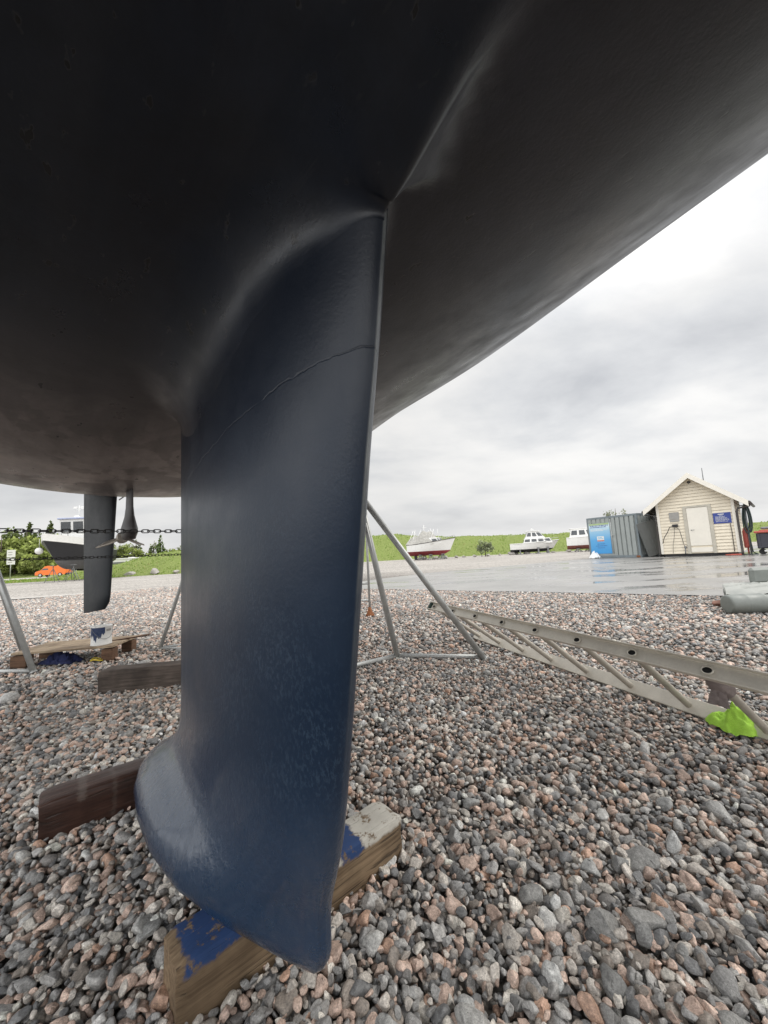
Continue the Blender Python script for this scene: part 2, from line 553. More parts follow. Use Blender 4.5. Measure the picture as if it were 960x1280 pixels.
def asphalt():
    g = G('wet_asphalt')
    n = g.noise(.55, 5, .6, src=g.mapping((1.0, 1.0, 1), rot=(0, 0, .62)))
    st = g.noise(.5, 5, .62, src=g.mapping((.35, 2.2, 1), rot=(0, 0, .62)))
    pud = g.ramp(g.math('ADD', g.math('MULTIPLY', n, .4), g.math('MULTIPLY', st, .6)), [(.50, 0.0), (.57, 1.0)])
    grit = g.noise(120, 4, .7)
    dry = g.mix(1.0, g.ramp(n, [(.35, (.24, .235, .225)), (.65, (.34, .33, .315))]), g.ramp(grit, [(.3, .7), (.7, 1.25)]), 'MULTIPLY')
    wet = g.mix(.5, dry, (.05, .05, .05))
    g.set(Base_Color=g.mix(pud, dry, wet), Roughness=g.ramp(pud, [(0, .38), (1, .07)]), Specular_IOR_Level=.5)
    g.bump(g.math('MULTIPLY', grit, g.math('SUBTRACT', 1.0, pud)), .25, .004)
    return g.mat


M['asphalt'] = asphalt()


def grass_ground(name, a, b, cc):
    g = G(name)
    n = g.noise(.5, 6, .65)
    f = g.noise(9, 6, .75)
    c = g.mix(n, g.ramp(f, [(.35, a), (.65, b)]), g.ramp(f, [(.4, a), (.7, cc)]))
    g.set(Base_Color=c, Roughness=.9, Specular_IOR_Level=.15)
    g.bump(f, 1.0, .15)
    return g.mat


M['grass'] = grass_ground('meadow_grass', (.15, .20, .05), (.26, .335, .095), (.37, .38, .17))
M['road'] = plain('grey_road', (.44, .42, .39), .7, var=.1, scale=.5)

# ------------------------------------------------------------------ sky, sun, camera
world = bpy.data.worlds.new('World')
scene.world = world
world.use_nodes = True
nt = world.node_tree
for n in list(nt.nodes):
    nt.nodes.remove(n)
SUN_EL, SUN_AZ = math.radians(46), math.radians(75)      # azimuth measured from +Y towards +X
sky = nn(nt, 'ShaderNodeTexSky', sky_type='NISHITA', sun_disc=False, sun_elevation=SUN_EL, sun_rotation=SUN_AZ, air_density=1.2, dust_density=3.0)
geo = nn(nt, 'ShaderNodeTexCoord')
sep = nn(nt, 'ShaderNodeSeparateXYZ', {'Vector': geo.outputs['Generated']})


def wm(op, a, b=0.0, clamp=False):
    n = nt.nodes.new('ShaderNodeMath')
    n.operation = op
    n.use_clamp = clamp
    for i, v in enumerate((a, b)):
        if isinstance(v, bpy.types.NodeSocket):
            nt.links.new(v, n.inputs[i])
        else:
            n.inputs[i].default_value = v
    return n.outputs[0]


def wramp(fac, stops):
    n = nn(nt, 'ShaderNodeValToRGB', {'Fac': fac})
    while len(n.color_ramp.elements) < len(stops):
        n.color_ramp.elements.new(.5)
    for e, (p, c) in zip(n.color_ramp.elements, stops):
        e.position = p
        e.color = (*c, 1) if not isinstance(c, (int, float)) else (c, c, c, 1)
    return n.outputs[0]


zz = wm('ADD', wm('MAXIMUM', sep.outputs[2], 0.0), .22)
cx = wm('DIVIDE', sep.outputs[0], zz)
cy = wm('DIVIDE', sep.outputs[1], zz)
cv = nn(nt, 'ShaderNodeCombineXYZ', {0: cx, 1: cy, 2: 0.0}).outputs[0]
cm = nn(nt, 'ShaderNodeMapping', {'Vector': cv, 'Scale': (.95, 1.25, 1), 'Rotation': (0, 0, -.5), 'Location': (3.1, 1.7, 0)}).outputs[0]
c1 = nn(nt, 'ShaderNodeTexNoise', {'Vector': cm, 'Scale': 1.15, 'Detail': 9.0, 'Roughness': .54, 'Distortion': .15}).outputs[0]
c2 = nn(nt, 'ShaderNodeTexNoise', {'Vector': cm, 'Scale': .42, 'Detail': 3.0, 'Roughness': .5}).outputs[0]
cf = wm('ADD', wm('MULTIPLY', c1, .6), wm('MULTIPLY', c2, .4))
cloud = wramp(cf, [(.36, (5.3, 5.45, 5.75)), (.46, (7.4, 7.5, 7.65)), (.54, (9.1, 9.05, 8.95)), (.64, (10.4, 10.2, 9.9))])
haze = wramp(sep.outputs[2], [(0.0, (8.3, 8.3, 8.3)), (1.0, (8.3, 8.3, 8.3))])
hz = wramp(sep.outputs[2], [(0.0, .75), (.10, .5), (.26, .0)])
mxa = nt.nodes.new('ShaderNodeMix')
mxa.data_type = 'RGBA'
nt.links.new(hz, mxa.inputs[0])
nt.links.new(cloud, mxa.inputs[6])
nt.links.new(haze, mxa.inputs[7])
# overcast skies are brightest overhead
back = wm('ADD', wm('MULTIPLY', sep.outputs[0], -.30), wm('MULTIPLY', sep.outputs[1], -.95))  # sky behind the camera brightened, added to light the shed and gravel
glow = wm('ADD', wm('ADD', wm('MULTIPLY', sep.outputs[0], .62), wm('MULTIPLY', sep.outputs[1], .74)), wm('MULTIPLY', sep.outputs[2], .24))
glow = wramp(glow, [(0.0, .95), (.80, .93), (.90, 1.0), (1.0, 1.08)])
gain = wm('MULTIPLY', glow, wm('MULTIPLY', wramp(sep.outputs[2], [(0.0, .5), (.45, .5), (.75, .9), (1.0, 1.1)]), wm('MULTIPLY', wramp(back, [(0.0, .34), (.35, .60), (1.0, .85)]), 5.88)))
mxg = nt.nodes.new('ShaderNodeMix')
mxg.data_type = 'RGBA'
mxg.blend_type = 'MULTIPLY'
mxg.inputs[0].default_value = 1.0
nt.links.new(mxa.outputs[2], mxg.inputs[6])
nt.links.new(gain, mxg.inputs[7])
mxs = nt.nodes.new('ShaderNodeMix')
mxs.data_type = 'RGBA'
mxs.inputs[0].default_value = .95
nt.links.new(sky.outputs[0], mxs.inputs[6])
nt.links.new(mxg.outputs[2], mxs.inputs[7])
bg = nn(nt, 'ShaderNodeBackground', {'Color': mxs.outputs[2], 'Strength': .1})
wo = nn(nt, 'ShaderNodeOutputWorld')
nt.links.new(bg.outputs[0], wo.inputs[0])

sl = bpy.data.lights.new('sun', 'SUN')
sl.energy = 1.6
sl.angle = math.radians(18)
sl.color = (1.0, .96, .90)
so = bpy.data.objects.new('sun', sl)
COL.objects.link(so)
sd = Vector((math.sin(SUN_AZ) * math.cos(SUN_EL), math.cos(SUN_AZ) * math.cos(SUN_EL), math.sin(SUN_EL)))
so.rotation_euler = sd.to_track_quat('Z', 'Y').to_euler()
so.location = sd * 50

CAM_H = .88
cd = bpy.data.cameras.new('camera')
cd.sensor_fit = 'VERTICAL'
cd.sensor_height = 36.0
cd.lens = 481 / 1280 * 36.0
cd.clip_start = .02
cd.clip_end = 3000
co = bpy.data.objects.new('camera', cd)
COL.objects.link(co)
p_, r_ = math.radians(6.1), math.radians(3.2)
fw = Vector((0, math.cos(p_), math.sin(p_)))
u0 = Vector((0, -math.sin(p_), math.cos(p_)))
r0 = Vector((1, 0, 0))
rt = r0 * math.cos(r_) - u0 * math.sin(r_)
upv = u0 * math.cos(r_) + r0 * math.sin(r_)
mw = Matrix((rt, upv, -fw)).transposed().to_4x4()
mw.translation = (0, 0, CAM_H)
co.matrix_world = mw
scene.camera = co

scene.render.engine = 'CYCLES'
scene.cycles.use_denoising = True
scene.cycles.max_bounces = 8
scene.view_settings.view_transform = 'Standard'
scene.view_settings.look = 'None'
scene.view_settings.exposure = 0
scene.view_settings.gamma = 1

# ------------------------------------------------------------------ ground, yard, banks
def asphalt_side(x, y):
    """>0 on the far (asphalt) side of the near kerb line"""
    # line through (4.738,5.572) and (-.145,9.538)
    return ((x + .145) * (9.538 - 5.572) + (y - 9.538) * (4.738 + .145)) / 6.29


mb = MB()
xs = [-1500, -300, -80, -30, -12, -6, -3, -1.5, 0, 1.5, 3, 6, 12, 30, 80, 300, 1500]
ys = [-1500, -300, -60, -15, -5, -2, 0, 1, 2, 3, 4.5, 6, 9, 15, 30, 60, 120, 300, 1500]
mb.grid([[(x, y, -.022 if abs(x) < 20 and -3 < y < 20 else 0.0) for x in xs] for y in ys])
tag(mb.build('ground', M['gravel_ground']), kind='structure')


def sheet(name, poly, z, mat, jag=0.0, sub=.25):
    pts = []
    k = len(poly)
    for i in range(k):
        a, b = Vector(poly[i]), Vector(poly[(i + 1) % k])
        n = max(1, int((b - a).length / sub)) if jag else 1
        for j in range(n):
            p = a.lerp(b, j / n)
            if jag:
                q = mnoise.noise_vector(Vector((p.x * 1.7, p.y * 1.7, 0))) * jag + mnoise.noise_vector(Vector((p.x * 9, p.y * 9, 3))) * jag * .3
                p = p + Vector((q.x, q.y))
            pts.append((p.x, p.y, z))
    m = MB()
    m.add(pts, [tuple(range(len(pts)))])
    o = m.build(name, mat)
    if o.data.polygons[0].normal.z < 0:
        o.data.flip_normals()
    return o


yard = sheet('asphalt_yard', [(-.9, 10.15), (-.145, 9.538), (3.069, 6.97), (4.738, 5.612), (12.5, -.8), (60, -20), (70, 30), (24, 26), (10.2, 19.8), (5.65, 17.6), (1.77, 15.4), (-.27, 13.4), (-1.6, 11.6)], .012, M['asphalt'], .035)
tag(yard, kind='structure')
tag(sheet('asphalt_lane', [(-1.5, 11.3), (-.9, 10.20), (-8.3, 15.1), (-13.6, 13.3), (-30, 13.8), (-30, 14.5), (-13.6, 14.0), (-8.3, 15.75)], .008, M['road'], .05), kind='structure')

# grass bank that closes the yard (crest line with its height), one sheet of terrain
CR = [(-40, 46, .05), (-34, 45, .5), (-29, 45, 1.6), (-24, 45.5, 2.6), (-17, 47, 3.1), (-8, 50, 3.4), (0, 53, 3.45), (8, 53, 2.75), (16, 51, 2.25), (26, 48, 2.1), (40, 44, 2.0), (60, 38, 1.5), (78, 30, .6), (90, 25, .05)]


def lerp_line(L, t):
    i = min(int(t * (len(L) - 1)), len(L) - 2)
    f = t * (len(L) - 1) - i
    return [a + (b - a) * f for a, b in zip(L[i], L[i + 1])]


rows = []
NB = 120
prof = [(-1.0, -.05), (-.86, .06), (-.7, .24), (-.5, .55), (-.3, .82), (-.12, .97), (0, 1.0), (.15, .97), (.5, .6), (1.0, -.05)]
for off, hf in prof:
    row = []
    for i in range(NB + 1):
        x, y, h = lerp_line(CR, i / NB)
        w = 8.5
        px = x + off * w * .10
        py = y + off * w
        nz = mnoise.noise(Vector((px * .35, py * .35, 0))) * .28 * min(1, h) + mnoise.noise(Vector((px * 1.3, py * 1.3, 5))) * .10 * min(1, h)
        row.append((px, py, h * hf + nz * max(0, hf)))
    rows.append(row)
mb = MB()
mb.grid(rows)
bank = mb.build('grass_bank', M['grass'])
tag(bank, kind='structure')

# low grassy mound, verge and road on the far left
mb = MB()
rows = []
for off, hf in [(-1, -.05), (-.6, .3), (-.25, .85), (0, 1), (.3, .9), (1, -.05)]:
    row = []
    for i in range(41):
        t = i / 40
        x = -135 + 82 * t
        y = 78 + 10 * (1 - t) + off * 7
        h = 4.3 * (1 - t) ** .8
        row.append((x, y, h * hf + mnoise.noise(Vector((x * .3, y * .3, 1))) * .2 * hf))
    rows.append(row)
mb.grid(rows)
tag(mb.build('grass_mound', M['grass']), kind='structure')
tag(sheet('grass_verge', [(-90, 52), (-90, 44), (-44, 38.5), (-33, 36.5), (-25, 36.0), (-26, 42), (-38, 46), (-52, 50)], .016, M['grass'], .35, 1.0), kind='structure')
tag(sheet('road', [(-160, 74), (-160, 60), (-60, 58), (-20, 62), (60, 66), (60, 72), (-20, 68), (-60, 66)], .010, M['road']), kind='structure')
tag(sheet('grass_field', [(-400, 90), (-400, 78), (-60, 74), (120, 80), (300, 60), (400, 90), (300, 420), (-300, 420)], .006, M['grass']), kind='structure')

# blades and weeds on the bank, verge and mound
def grass_blades():
    V, F, Cc = [], [], []
    n = 0
    pts = []
    for k in range(15000):
        t = RNG.random()
        x, y, h = lerp_line(CR, t)
        off = RNG.uniform(-.95, .15)
        hf = np.interp(off, [p[0] for p in prof], [p[1] for p in prof])
        px, py = x + off * .85, y + off * 8.5
        nz = mnoise.noise(Vector((px * .35, py * .35, 0))) * .28 * min(1, h) + mnoise.noise(Vector((px * 1.3, py * 1.3, 5))) * .10 * min(1, h)
        pts.append((px, py, h * hf + nz * max(0, hf) - .02, RNG.uniform(.05, .17)))
    for k in range(5000):
        px, py = RNG.uniform(-80, -26), 0
        py = np.interp(px, [-90, -44, -25], [RNG.uniform(44, 52), RNG.uniform(38.8, 47), RNG.uniform(36.5, 42)])
        pts.append((px, py, .0, RNG.uniform(.08, .3)))
    for (x, y, z, hh) in pts:
        a = RNG.uniform(0, 2 * PI)
        w = hh * RNG.uniform(.25, .6)
        dx, dy = math.cos(a) * w, math.sin(a) * w
        lx, ly = RNG.normal(0, .25, 2) * hh
        V += [(x - dx, y - dy, z), (x + dx, y + dy, z), (x + lx, y + ly, z + hh)]
        F.append((n, n + 1, n + 2))
        n += 3
        c = np.array([.19, .28, .055]) * RNG.uniform(.75, 1.3)
        if RNG.random() < .12:
            c = np.array([.38, .36, .15])
        Cc += [c, c, c * 1.2]
    o = np_mesh('grass', np.array(V), np.array(F), M['leaf'], np.array(Cc), smooth=False)
    tag(o, 'long spring grass and weeds growing over the bank and verge', 'grass', kind='stuff')


grass_blades()


# ------------------------------------------------------------------ gravel (one mass of stones nobody could count)
def ico(level):
    t = (1 + 5 ** .5) / 2
    v = [(-1, t, 0), (1, t, 0), (-1, -t, 0), (1, -t, 0), (0, -1, t), (0, 1, t), (0, -1, -t), (0, 1, -t), (t, 0, -1), (t, 0, 1), (-t, 0, -1), (-t, 0, 1)]
    f = [(0, 11, 5), (0, 5, 1), (0, 1, 7), (0, 7, 10), (0, 10, 11), (1, 5, 9), (5, 11, 4), (11, 10, 2), (10, 7, 6), (7, 1, 8), (3, 9, 4), (3, 4, 2), (3, 2, 6), (3, 6, 8), (3, 8, 9), (4, 9, 5), (2, 4, 11), (6, 2, 10), (8, 6, 7), (9, 8, 1)]
    v = [np.array(p) / np.linalg.norm(p) for p in v]
    for _ in range(level):
        cache = {}
        nf = []

        def mid(a, b):
            k = (min(a, b), max(a, b))
            if k not in cache:
                m = v[a] + v[b]
                v.append(m / np.linalg.norm(m))
                cache[k] = len(v) - 1
            return cache[k]
        for a, b, c in f:
            ab, bc, ca = mid(a, b), mid(b, c), mid(c, a)
            nf += [(a, ab, ca), (b, bc, ab), (c, ca, bc), (ab, bc, ca)]
        f = nf
    return np.array(v), np.array(f)


def stone_shape(level, rng):
    V, F = ico(level)
    V = V.copy()
    for _ in range(rng.integers(8, 14)):
        nrm = rng.normal(size=3)
        nrm /= np.linalg.norm(nrm)
        d = rng.uniform(.46, .84)
        over = np.maximum(V @ nrm - d, 0)
        V -= over[:, None] * nrm
    V += rng.normal(0, .018, V.shape)
    s = np.array([1.0, rng.uniform(.62, .9), rng.uniform(.45, .72)])
    return V * s, F


PAL = np.array([[.315, .235, .198], [.40, .305, .258], [.335, .31, .285], [.255, .25, .245], [.185, .183, .182], [.115, .116, .119], [.44, .415, .38], [.20, .175, .155], [.335, .22, .165], [.16, .152, .147]])
PW = np.array([.15, .11, .13, .13, .13, .13, .08, .08, .03, .05])
PW /= PW.sum()
R0, AMAX = .30, math.radians(56)


def scatter(r0, r1, dens, smin, smax, level, nvar, zoff, rng, keep=None, big=0.0):
    g = 1 / math.sqrt(dens)
    n = int(2 * r1 / g) + 2
    X, Y = np.meshgrid(np.arange(n) * g - r1, np.arange(n) * g - r1 * .25)
    X = X.ravel() + rng.uniform(-.48, .48, X.size) * g
    Y = Y.ravel() + rng.uniform(-.48, .48, Y.size) * g
    rr = np.hypot(X, Y)
    az = np.arctan2(X, Y)
    ok = (rr >= r0) & (rr < r1) & (np.abs(az) < AMAX) & (asphalt_side(X, Y) < rng.uniform(-.02, .03, X.size))
    X, Y = X[ok], Y[ok]
    n = len(X)
    size = np.clip(rng.lognormal(math.log((smin + smax) / 2), .40, n), smin * .8, smax * 1.7)
    return X, Y, size


def gravel():
    allV, allF, allC = [], [], []
    base = 0
    rng = np.random.default_rng(3)
    bands = [(.30, 1.45, 3000, .020, .029, 2, 30, 1.0), (1.45, 3.6, 2500, .021, .030, 1, 30, 1.0), (3.6, 10.5, 1050, .029, .041, 0, 30, 1.0), (10.5, 18, 420, .044, .06, 0, 30, 1.0), (.30, 1.45, 2600, .020, .028, 1, 24, -.013), (1.45, 3.6, 1800, .021, .030, 0, 24, -.013)]
    big = []
    for bi, (r0, r1, dens, smin, smax, lev, nv, zo) in enumerate(bands):
        X, Y, S = scatter(r0, r1, dens, smin * .5, smax * .5 * 1.15, lev, nv, 0, rng)
        n = len(X)
        # a few larger cobbles among the small ones
        bigm = rng.random(n) < (.009, .007, .003, .002, 0, 0)[bi]
        S = np.where(bigm, S * rng.uniform(1.5, 2.5, n), S)
        Z = rng.uniform(-.008, .010, n) * (1, 1, 1, .3, .4, .4)[bi] + min(zo, 0) + np.where(bigm, .004, 0)
        tint = PAL[rng.choice(len(PAL), n, p=PW)] * np.array([1.0, .992, .968]) * rng.uniform(1.0, 1.65, (n, 1)) * (1.08, 1.12, 1.12, 1.1, .85, .9)[bi]
        tint = np.where(bigm[:, None], np.array([.33, .325, .31]) * rng.uniform(.6, 1.6, (n, 1)), tint)
        patch = np.array([mnoise.noise(Vector((x * .8, y * .8, 2))) for x, y in zip(X, Y)])
        tint *= (1 + .18 * patch)[:, None]
        if bi == 0:
            # named larger stones seen in the foreground: x, y, radius, brightness
            ex = [(-.05, .80, .036, .9), (.16, 1.27, .040, .9), (.40, .86, .035, .5), (.29, .88, .030, 1.3), (.77, 1.20, .045, 1.5), (.58, 1.14, .036, .7), (.50, 1.13, .032, 1.0), (.24, 1.42, .034, .9), (.86, 1.36, .03, .8), (.36, 1.03, .022, 1.7), (.11, .83, .025, 1.0), (-.62, 1.02, .03, .8), (.52, .95, .034, .6), (1.0, 1.0, .04, 1.2)]
            e = np.array(ex)
            X = np.concatenate([X, e[:, 0]])
            Y = np.concatenate([Y, e[:, 1]])
            S = np.concatenate([S, e[:, 2]])
            Z = np.concatenate([Z, np.full(len(e), .012)])
            tint = np.concatenate([tint, np.array([.33, .33, .32]) * e[:, 3:4]])
            n = len(X)
        shapes = [stone_shape(lev, rng) for _ in range(nv)]
        which = rng.integers(0, nv, n)
        # random rotations, stones lying mostly flat
        yaw = rng.uniform(0, 2 * PI, n)
        tx, ty = rng.normal(0, .42, n), rng.normal(0, .42, n)
        cy_, sy_ = np.cos(yaw), np.sin(yaw)
        cxx, sxx = np.cos(tx), np.sin(tx)
        cyy, syy = np.cos(ty), np.sin(ty)
        for k in range(nv):
            m = which == k
            if not m.any():
                continue
            V, F = shapes[k]
            v = V[None] * S[m][:, None, None]
            x, y, z = v[..., 0], v[..., 1], v[..., 2]
            a, b = cxx[m][:, None], sxx[m][:, None]
            y, z = y * a - z * b, y * b + z * a
            a, b = cyy[m][:, None], syy[m][:, None]
            x, z = x * a + z * b, -x * b + z * a
            a, b = cy_[m][:, None], sy_[m][:, None]
            x, y = x * a - y * b, x * b + y * a
            v = np.stack([x + X[m][:, None], y + Y[m][:, None], z + Z[m][:, None]], -1)
            nk = v.shape[0]
            allV.append(v.reshape(-1, 3))
            allF.append((F[None] + (base + np.arange(nk) * len(V))[:, None, None]).reshape(-1, 3))
            allC.append(np.repeat(tint[m], len(V), 0))
            base += nk * len(V)
    o = np_mesh('gravel', np.concatenate(allV), np.concatenate(allF), M['stone'], np.clip(np.concatenate(allC), .02, .7))
    tag(o, 'coarse grey and pink crushed granite gravel covering the yard', 'gravel', kind='stuff')


gravel()


# ------------------------------------------------------------------ the yacht overhead
def pchip(x, xs, ys):
    xs = np.array(xs, float)
    ys = np.array(ys, float)
    x = np.asarray(x, float)
    m = np.gradient(ys, xs)
    i = np.clip(np.searchsorted(xs, x) - 1, 0, len(xs) - 2)
    h = xs[i + 1] - xs[i]
    t = (x - xs[i]) / h
    tc = np.clip(t, 0, 1)
    r = (2 * tc ** 3 - 3 * tc ** 2 + 1) * ys[i] + (tc ** 3 - 2 * tc ** 2 + tc) * h * m[i] + (-2 * tc ** 3 + 3 * tc ** 2) * ys[i + 1] + (tc ** 3 - tc ** 2) * h * m[i + 1]
    return r + np.where(t < 0, (x - xs[0]) * m[0], 0) + np.where(t > 1, (x - xs[-1]) * m[-1], 0)


# body plan: s runs aft from the keel's leading edge, v to port, z up
ZS = [-4.2, -3, -2, -1, -.5, .3, .85, 1.4, 1.9, 2.35, 2.9, 3.6, 4.3]
ZZ = [2.35, 1.86, 1.66, 1.575, 1.535, 1.47, 1.40, 1.31, 1.285, 1.345, 1.45, 1.62, 1.82]
AS = [-4.2, -3, -2, -1, -.5, .3, 1, 1.5, 2.35, 3, 4.3]
AA = [.9, .7, .5, .34, .275, .195, .195, .185, .15, .14, .12]
BS = [-4.6, -4.2, -3.4, -2.4, -1.2, 0, 1, 2, 3, 4.3]
BB = [.02, .25, .75, 1.2, 1.52, 1.70, 1.74, 1.70, 1.58, 1.30]


def half(s):
    return np.maximum(pchip(s, BS, BB), .02)


def zh(s, v):
    q = np.abs(v) / half(s)
    # fairing ridge on the centreline ahead of the keel
    h = np.interp(s, [-.60, -.53, -.44, -.37, -.29, -.2, -.05], [0, .008, .034, .068, .108, .040, 0])
    hs = np.interp(s, [-.60, -.53, -.44, -.37, -.29, -.2, -.1, .06], [0, .008, .034, .068, .108, .088, .045, 0])
    v = np.asarray(v, float)
    av = np.abs(v)
    ridge = np.where(v > 0, .006 * np.logaddexp(0, (h - 1.12 * av) / .006) * np.clip(h / .03, 0, 1), hs * np.exp(-(av / .15) ** 2))
    return pchip(s, ZS, ZZ) + pchip(s, AS, AA) * v ** 2 + .55 * q ** 8 - ridge


KS = 1.0775                         # overall size of the boat
BOAT = Vector((-.166, .7995, 0))
BROT = math.radians(-47)


def loc_(s, v, z):
    return (-s * KS, v * KS, .88 + (z - .88) * KS)


def to_boat(x, y):
    """world xy -> (s, v)"""
    dx, dy = x - BOAT.x, y - BOAT.y
    c, s_ = math.cos(-BROT), math.sin(-BROT)
    lx, ly = dx * c - dy * s_, dx * s_ + dy * c
    return -lx / KS, ly / KS


def hull_z(x, y):
    s, v = to_boat(x, y)
    return float(.88 + (zh(s, v) - .88) * KS)


def to_local(x, y, z):
    s, v = to_boat(x, y)
    return Vector((-s * KS, v * KS, z))


yacht = empty('sailing_yacht', BOAT, BROT, label='large dark-bottomed sailing yacht overhead, its navy fin keel resting on timber beams', cat='sailing yacht')

NC = 110
phis = [2 * PI * i / (2 * NC) for i in range(2 * NC)]
CC = np.array([(1 - math.cos(p)) / 2 for p in phis])
SIDE = np.array([1 if i <= NC else -1 for i in range(2 * NC)])
SIDE[0] = 0
SIDE[NC] = 0


def fin_half(c):
    return 5 * .15 * (.2969 * np.sqrt(c) - .126 * c - .3516 * c ** 2 + .2843 * c ** 3 - .1036 * c ** 4) + .005 * c


BULB_S = [-.022, -.018, .0, .035, .10, .18, .32, .48, .64, .79, .90, .97, 1.005, 1.02]
BULB_V = [.0, .014, .026, .045, .074, .106, .146, .162, .157, .138, .105, .068, .035, .0]


def bulb_half(s):
    return np.maximum(np.interp(s, BULB_S, BULB_V), 0)


ZB, ZLE = .158, 1.398


def le_s(z):
    return pchip(z, [.15, .36, .57, .81, 1.04, 1.21, 1.4], [.010, -.057, -.103, -.149, -.192, -.229, -.264])


def le_r(c):
    return np.clip(pchip(c, [0, .1, .25, .45, .8, .93, 1], [.020, .072, .125, .168, .165, .105, .055]), .02, .18)


TE = .80


def root_ring():
    s = float(le_s(ZLE)) + (TE - float(le_s(ZLE))) * CC
    v = fin_half(CC) * SIDE
    return s, v, zh(s, v) - le_r(CC)


RS, RV, RZ = root_ring()


def keel_ring(t):
    zc = ZB + (ZLE - ZB) * t
    z = ZB + (RZ - ZB) * t
    s0 = float(le_s(zc))
    s = s0 + (TE - s0) * CC
    v = fin_half(CC) * SIDE
    w = np.interp(z, [.15, .225, .245, .265, .285, .305, .33, .36, .40, .45], [1, 1, .94, .80, .60, .38, .19, .08, .02, 0])
    sb = -.022 + (1.02 + .022) * CC
    vb = bulb_half(sb) * SIDE
    s = s + (sb - s) * w
    v = v + (vb - v) * w
    # round the sole of the bulb
    q = np.clip((.225 - z) / (.225 - ZB), 0, 1)
    rf = np.sqrt(np.maximum(1 - q ** 2.2 * .93, .0))
    v = v * rf
    mid = .42
    s = mid + (s - mid) * (1 - .06 * q ** 3) + np.clip(.10 - (s + .022), 0, 1) * .14 * q ** 2.5
    return s, v, z


ts = [0, .004, .010, .018, .028, .04, .052] + list(np.linspace(.065, .30, 26)) + list(np.linspace(.32, .86, 24)) + list(np.linspace(.88, 1, 16))
rows = []
for t in ts:
    s, v, z = keel_ring(t)
    rows.append([loc_(*p) for p in zip(s, v, z)])
mb = MB()
mb.grid(rows, wrap=True)
s, v, z = keel_ring(0)
mb.grid([[loc_(a, b * f, c) for a, b, c in zip(s, v, z)] for f in (0, 1)], wrap=True)
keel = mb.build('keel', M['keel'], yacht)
ed_ = np.where((CC < .0022) & (SIDE >= 0), 1.0, 0.0)
ev = np.concatenate([np.tile(ed_, len(ts)) * np.repeat(np.interp(ts, [0, .2, .45, .7, 1], [0, .0, .25, .9, .9]), N_ := 2 * NC), np.zeros(2 * N_)])
keel.data.attributes.new('edge', 'FLOAT', 'POINT').data.foreach_set('value', ev.astype(np.float32))
tag(keel, label='navy blue fin keel with a flared bulb at its foot')

# hull: rings from the keel root outwards, with the root fillet
N = 2 * NC
tx_ = np.roll(RS, -1) - np.roll(RS, 1)
tv_ = np.roll(RV, -1) - np.roll(RV, 1)
ln_ = np.hypot(tx_, tv_)
NX, NV = tv_ / ln_, -tx_ / ln_
if NX[0] > 0:
    NX, NV = -NX, -NV
rr = le_r(CC)
rings = []
for k in range(15):
    b = PI / 2 * k / 14
    d = rr * (1 - math.cos(b))
    drop = rr * (1 - math.sin(b))
    s, v = RS + NX * d, RV + NV * d
    rings.append((s, v, zh(s, v) - drop))
for k in range(1, 6):
    d = rr + .035 * k
    s, v = RS + NX * d, RV + NV * d
    rings.append((s, v, zh(s, v)))
S1, V1 = rings[-1][0], rings[-1][1]
# outer plan outline: sides, then straight transom
SO, VO = np.zeros(N), np.zeros(N)
for i in range(N):
    u = i / NC if i <= NC else (N - i) / NC
    if u < .9:
        q = u / .9
        so_ = -4.6 + 8.9 * (1 - math.cos(PI * q)) / 2 * .5 + 8.9 * q * .5
        vo_ = float(half(so_))
    else:
        so_ = 4.3 + .12 * (u - .9) / .1
        vo_ = 1.30 * (1 - (u - .9) / .1)
    SO[i], VO[i] = so_, vo_ * (SIDE[i] if SIDE[i] else 0)
for k in range(1, 44):
    f = k / 43
    f = f ** 1.5 * .6 + f * .4
    s = S1 + (SO - S1) * f
    v = V1 + (VO - V1) * f
    rings.append((s, v, zh(s, np.clip(v, -half(s), half(s)))))
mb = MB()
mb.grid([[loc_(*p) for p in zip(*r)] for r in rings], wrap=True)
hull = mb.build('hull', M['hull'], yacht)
tag(hull, label='dark charcoal antifouled underside of the yacht')
for o in (keel, hull):
    # make the faces look outwards
    me = o.data
    import bmesh
    bm = bmesh.new()
    bm.from_mesh(me)
    bmesh.ops.remove_doubles(bm, verts=bm.verts, dist=1e-5)
    bmesh.ops.recalc_face_normals(bm, faces=bm.faces)
    bm.to_mesh(me)
    bm.free()
if sum(p.normal.z * p.area for p in hull.data.polygons) > 0:
    hull.data.flip_normals()

# topsides and deck above the waterline
s, v, z = rings[-1]
top = []
for dz, fl, mi in ((0, 1.0, 0), (.10, 1.012, 0), (.35, 1.03, 0), (.8, 1.045, 0)):
    sheer = np.interp(s, [-4.6, 0, 4.4], [.45, .0, .1])
    zt = np.maximum(z, 2.35) * 0 + z + (2.95 + sheer - z) * dz / .8
    top.append((s * (1 + .012 * dz), v * fl, zt))
mb = MB()
mb.grid([[loc_(*p) for p in zip(*r)] for r in top[:2]], 1, wrap=True)
mb.grid([[loc_(*p) for p in zip(*r)] for r in top[1:]], 0, wrap=True)
mb.build('topsides', [M['gel'], M['gel_stripe']], yacht)
s, v, z = top[-1]
mb = MB()
mb.grid([[loc_(a, b * f, c + .06 * (1 - f)) for a, b, c in zip(s, v, z)] for f in (1, .6, .2, 0.0)], wrap=True)
mb.build('deck', M['gel'], yacht)

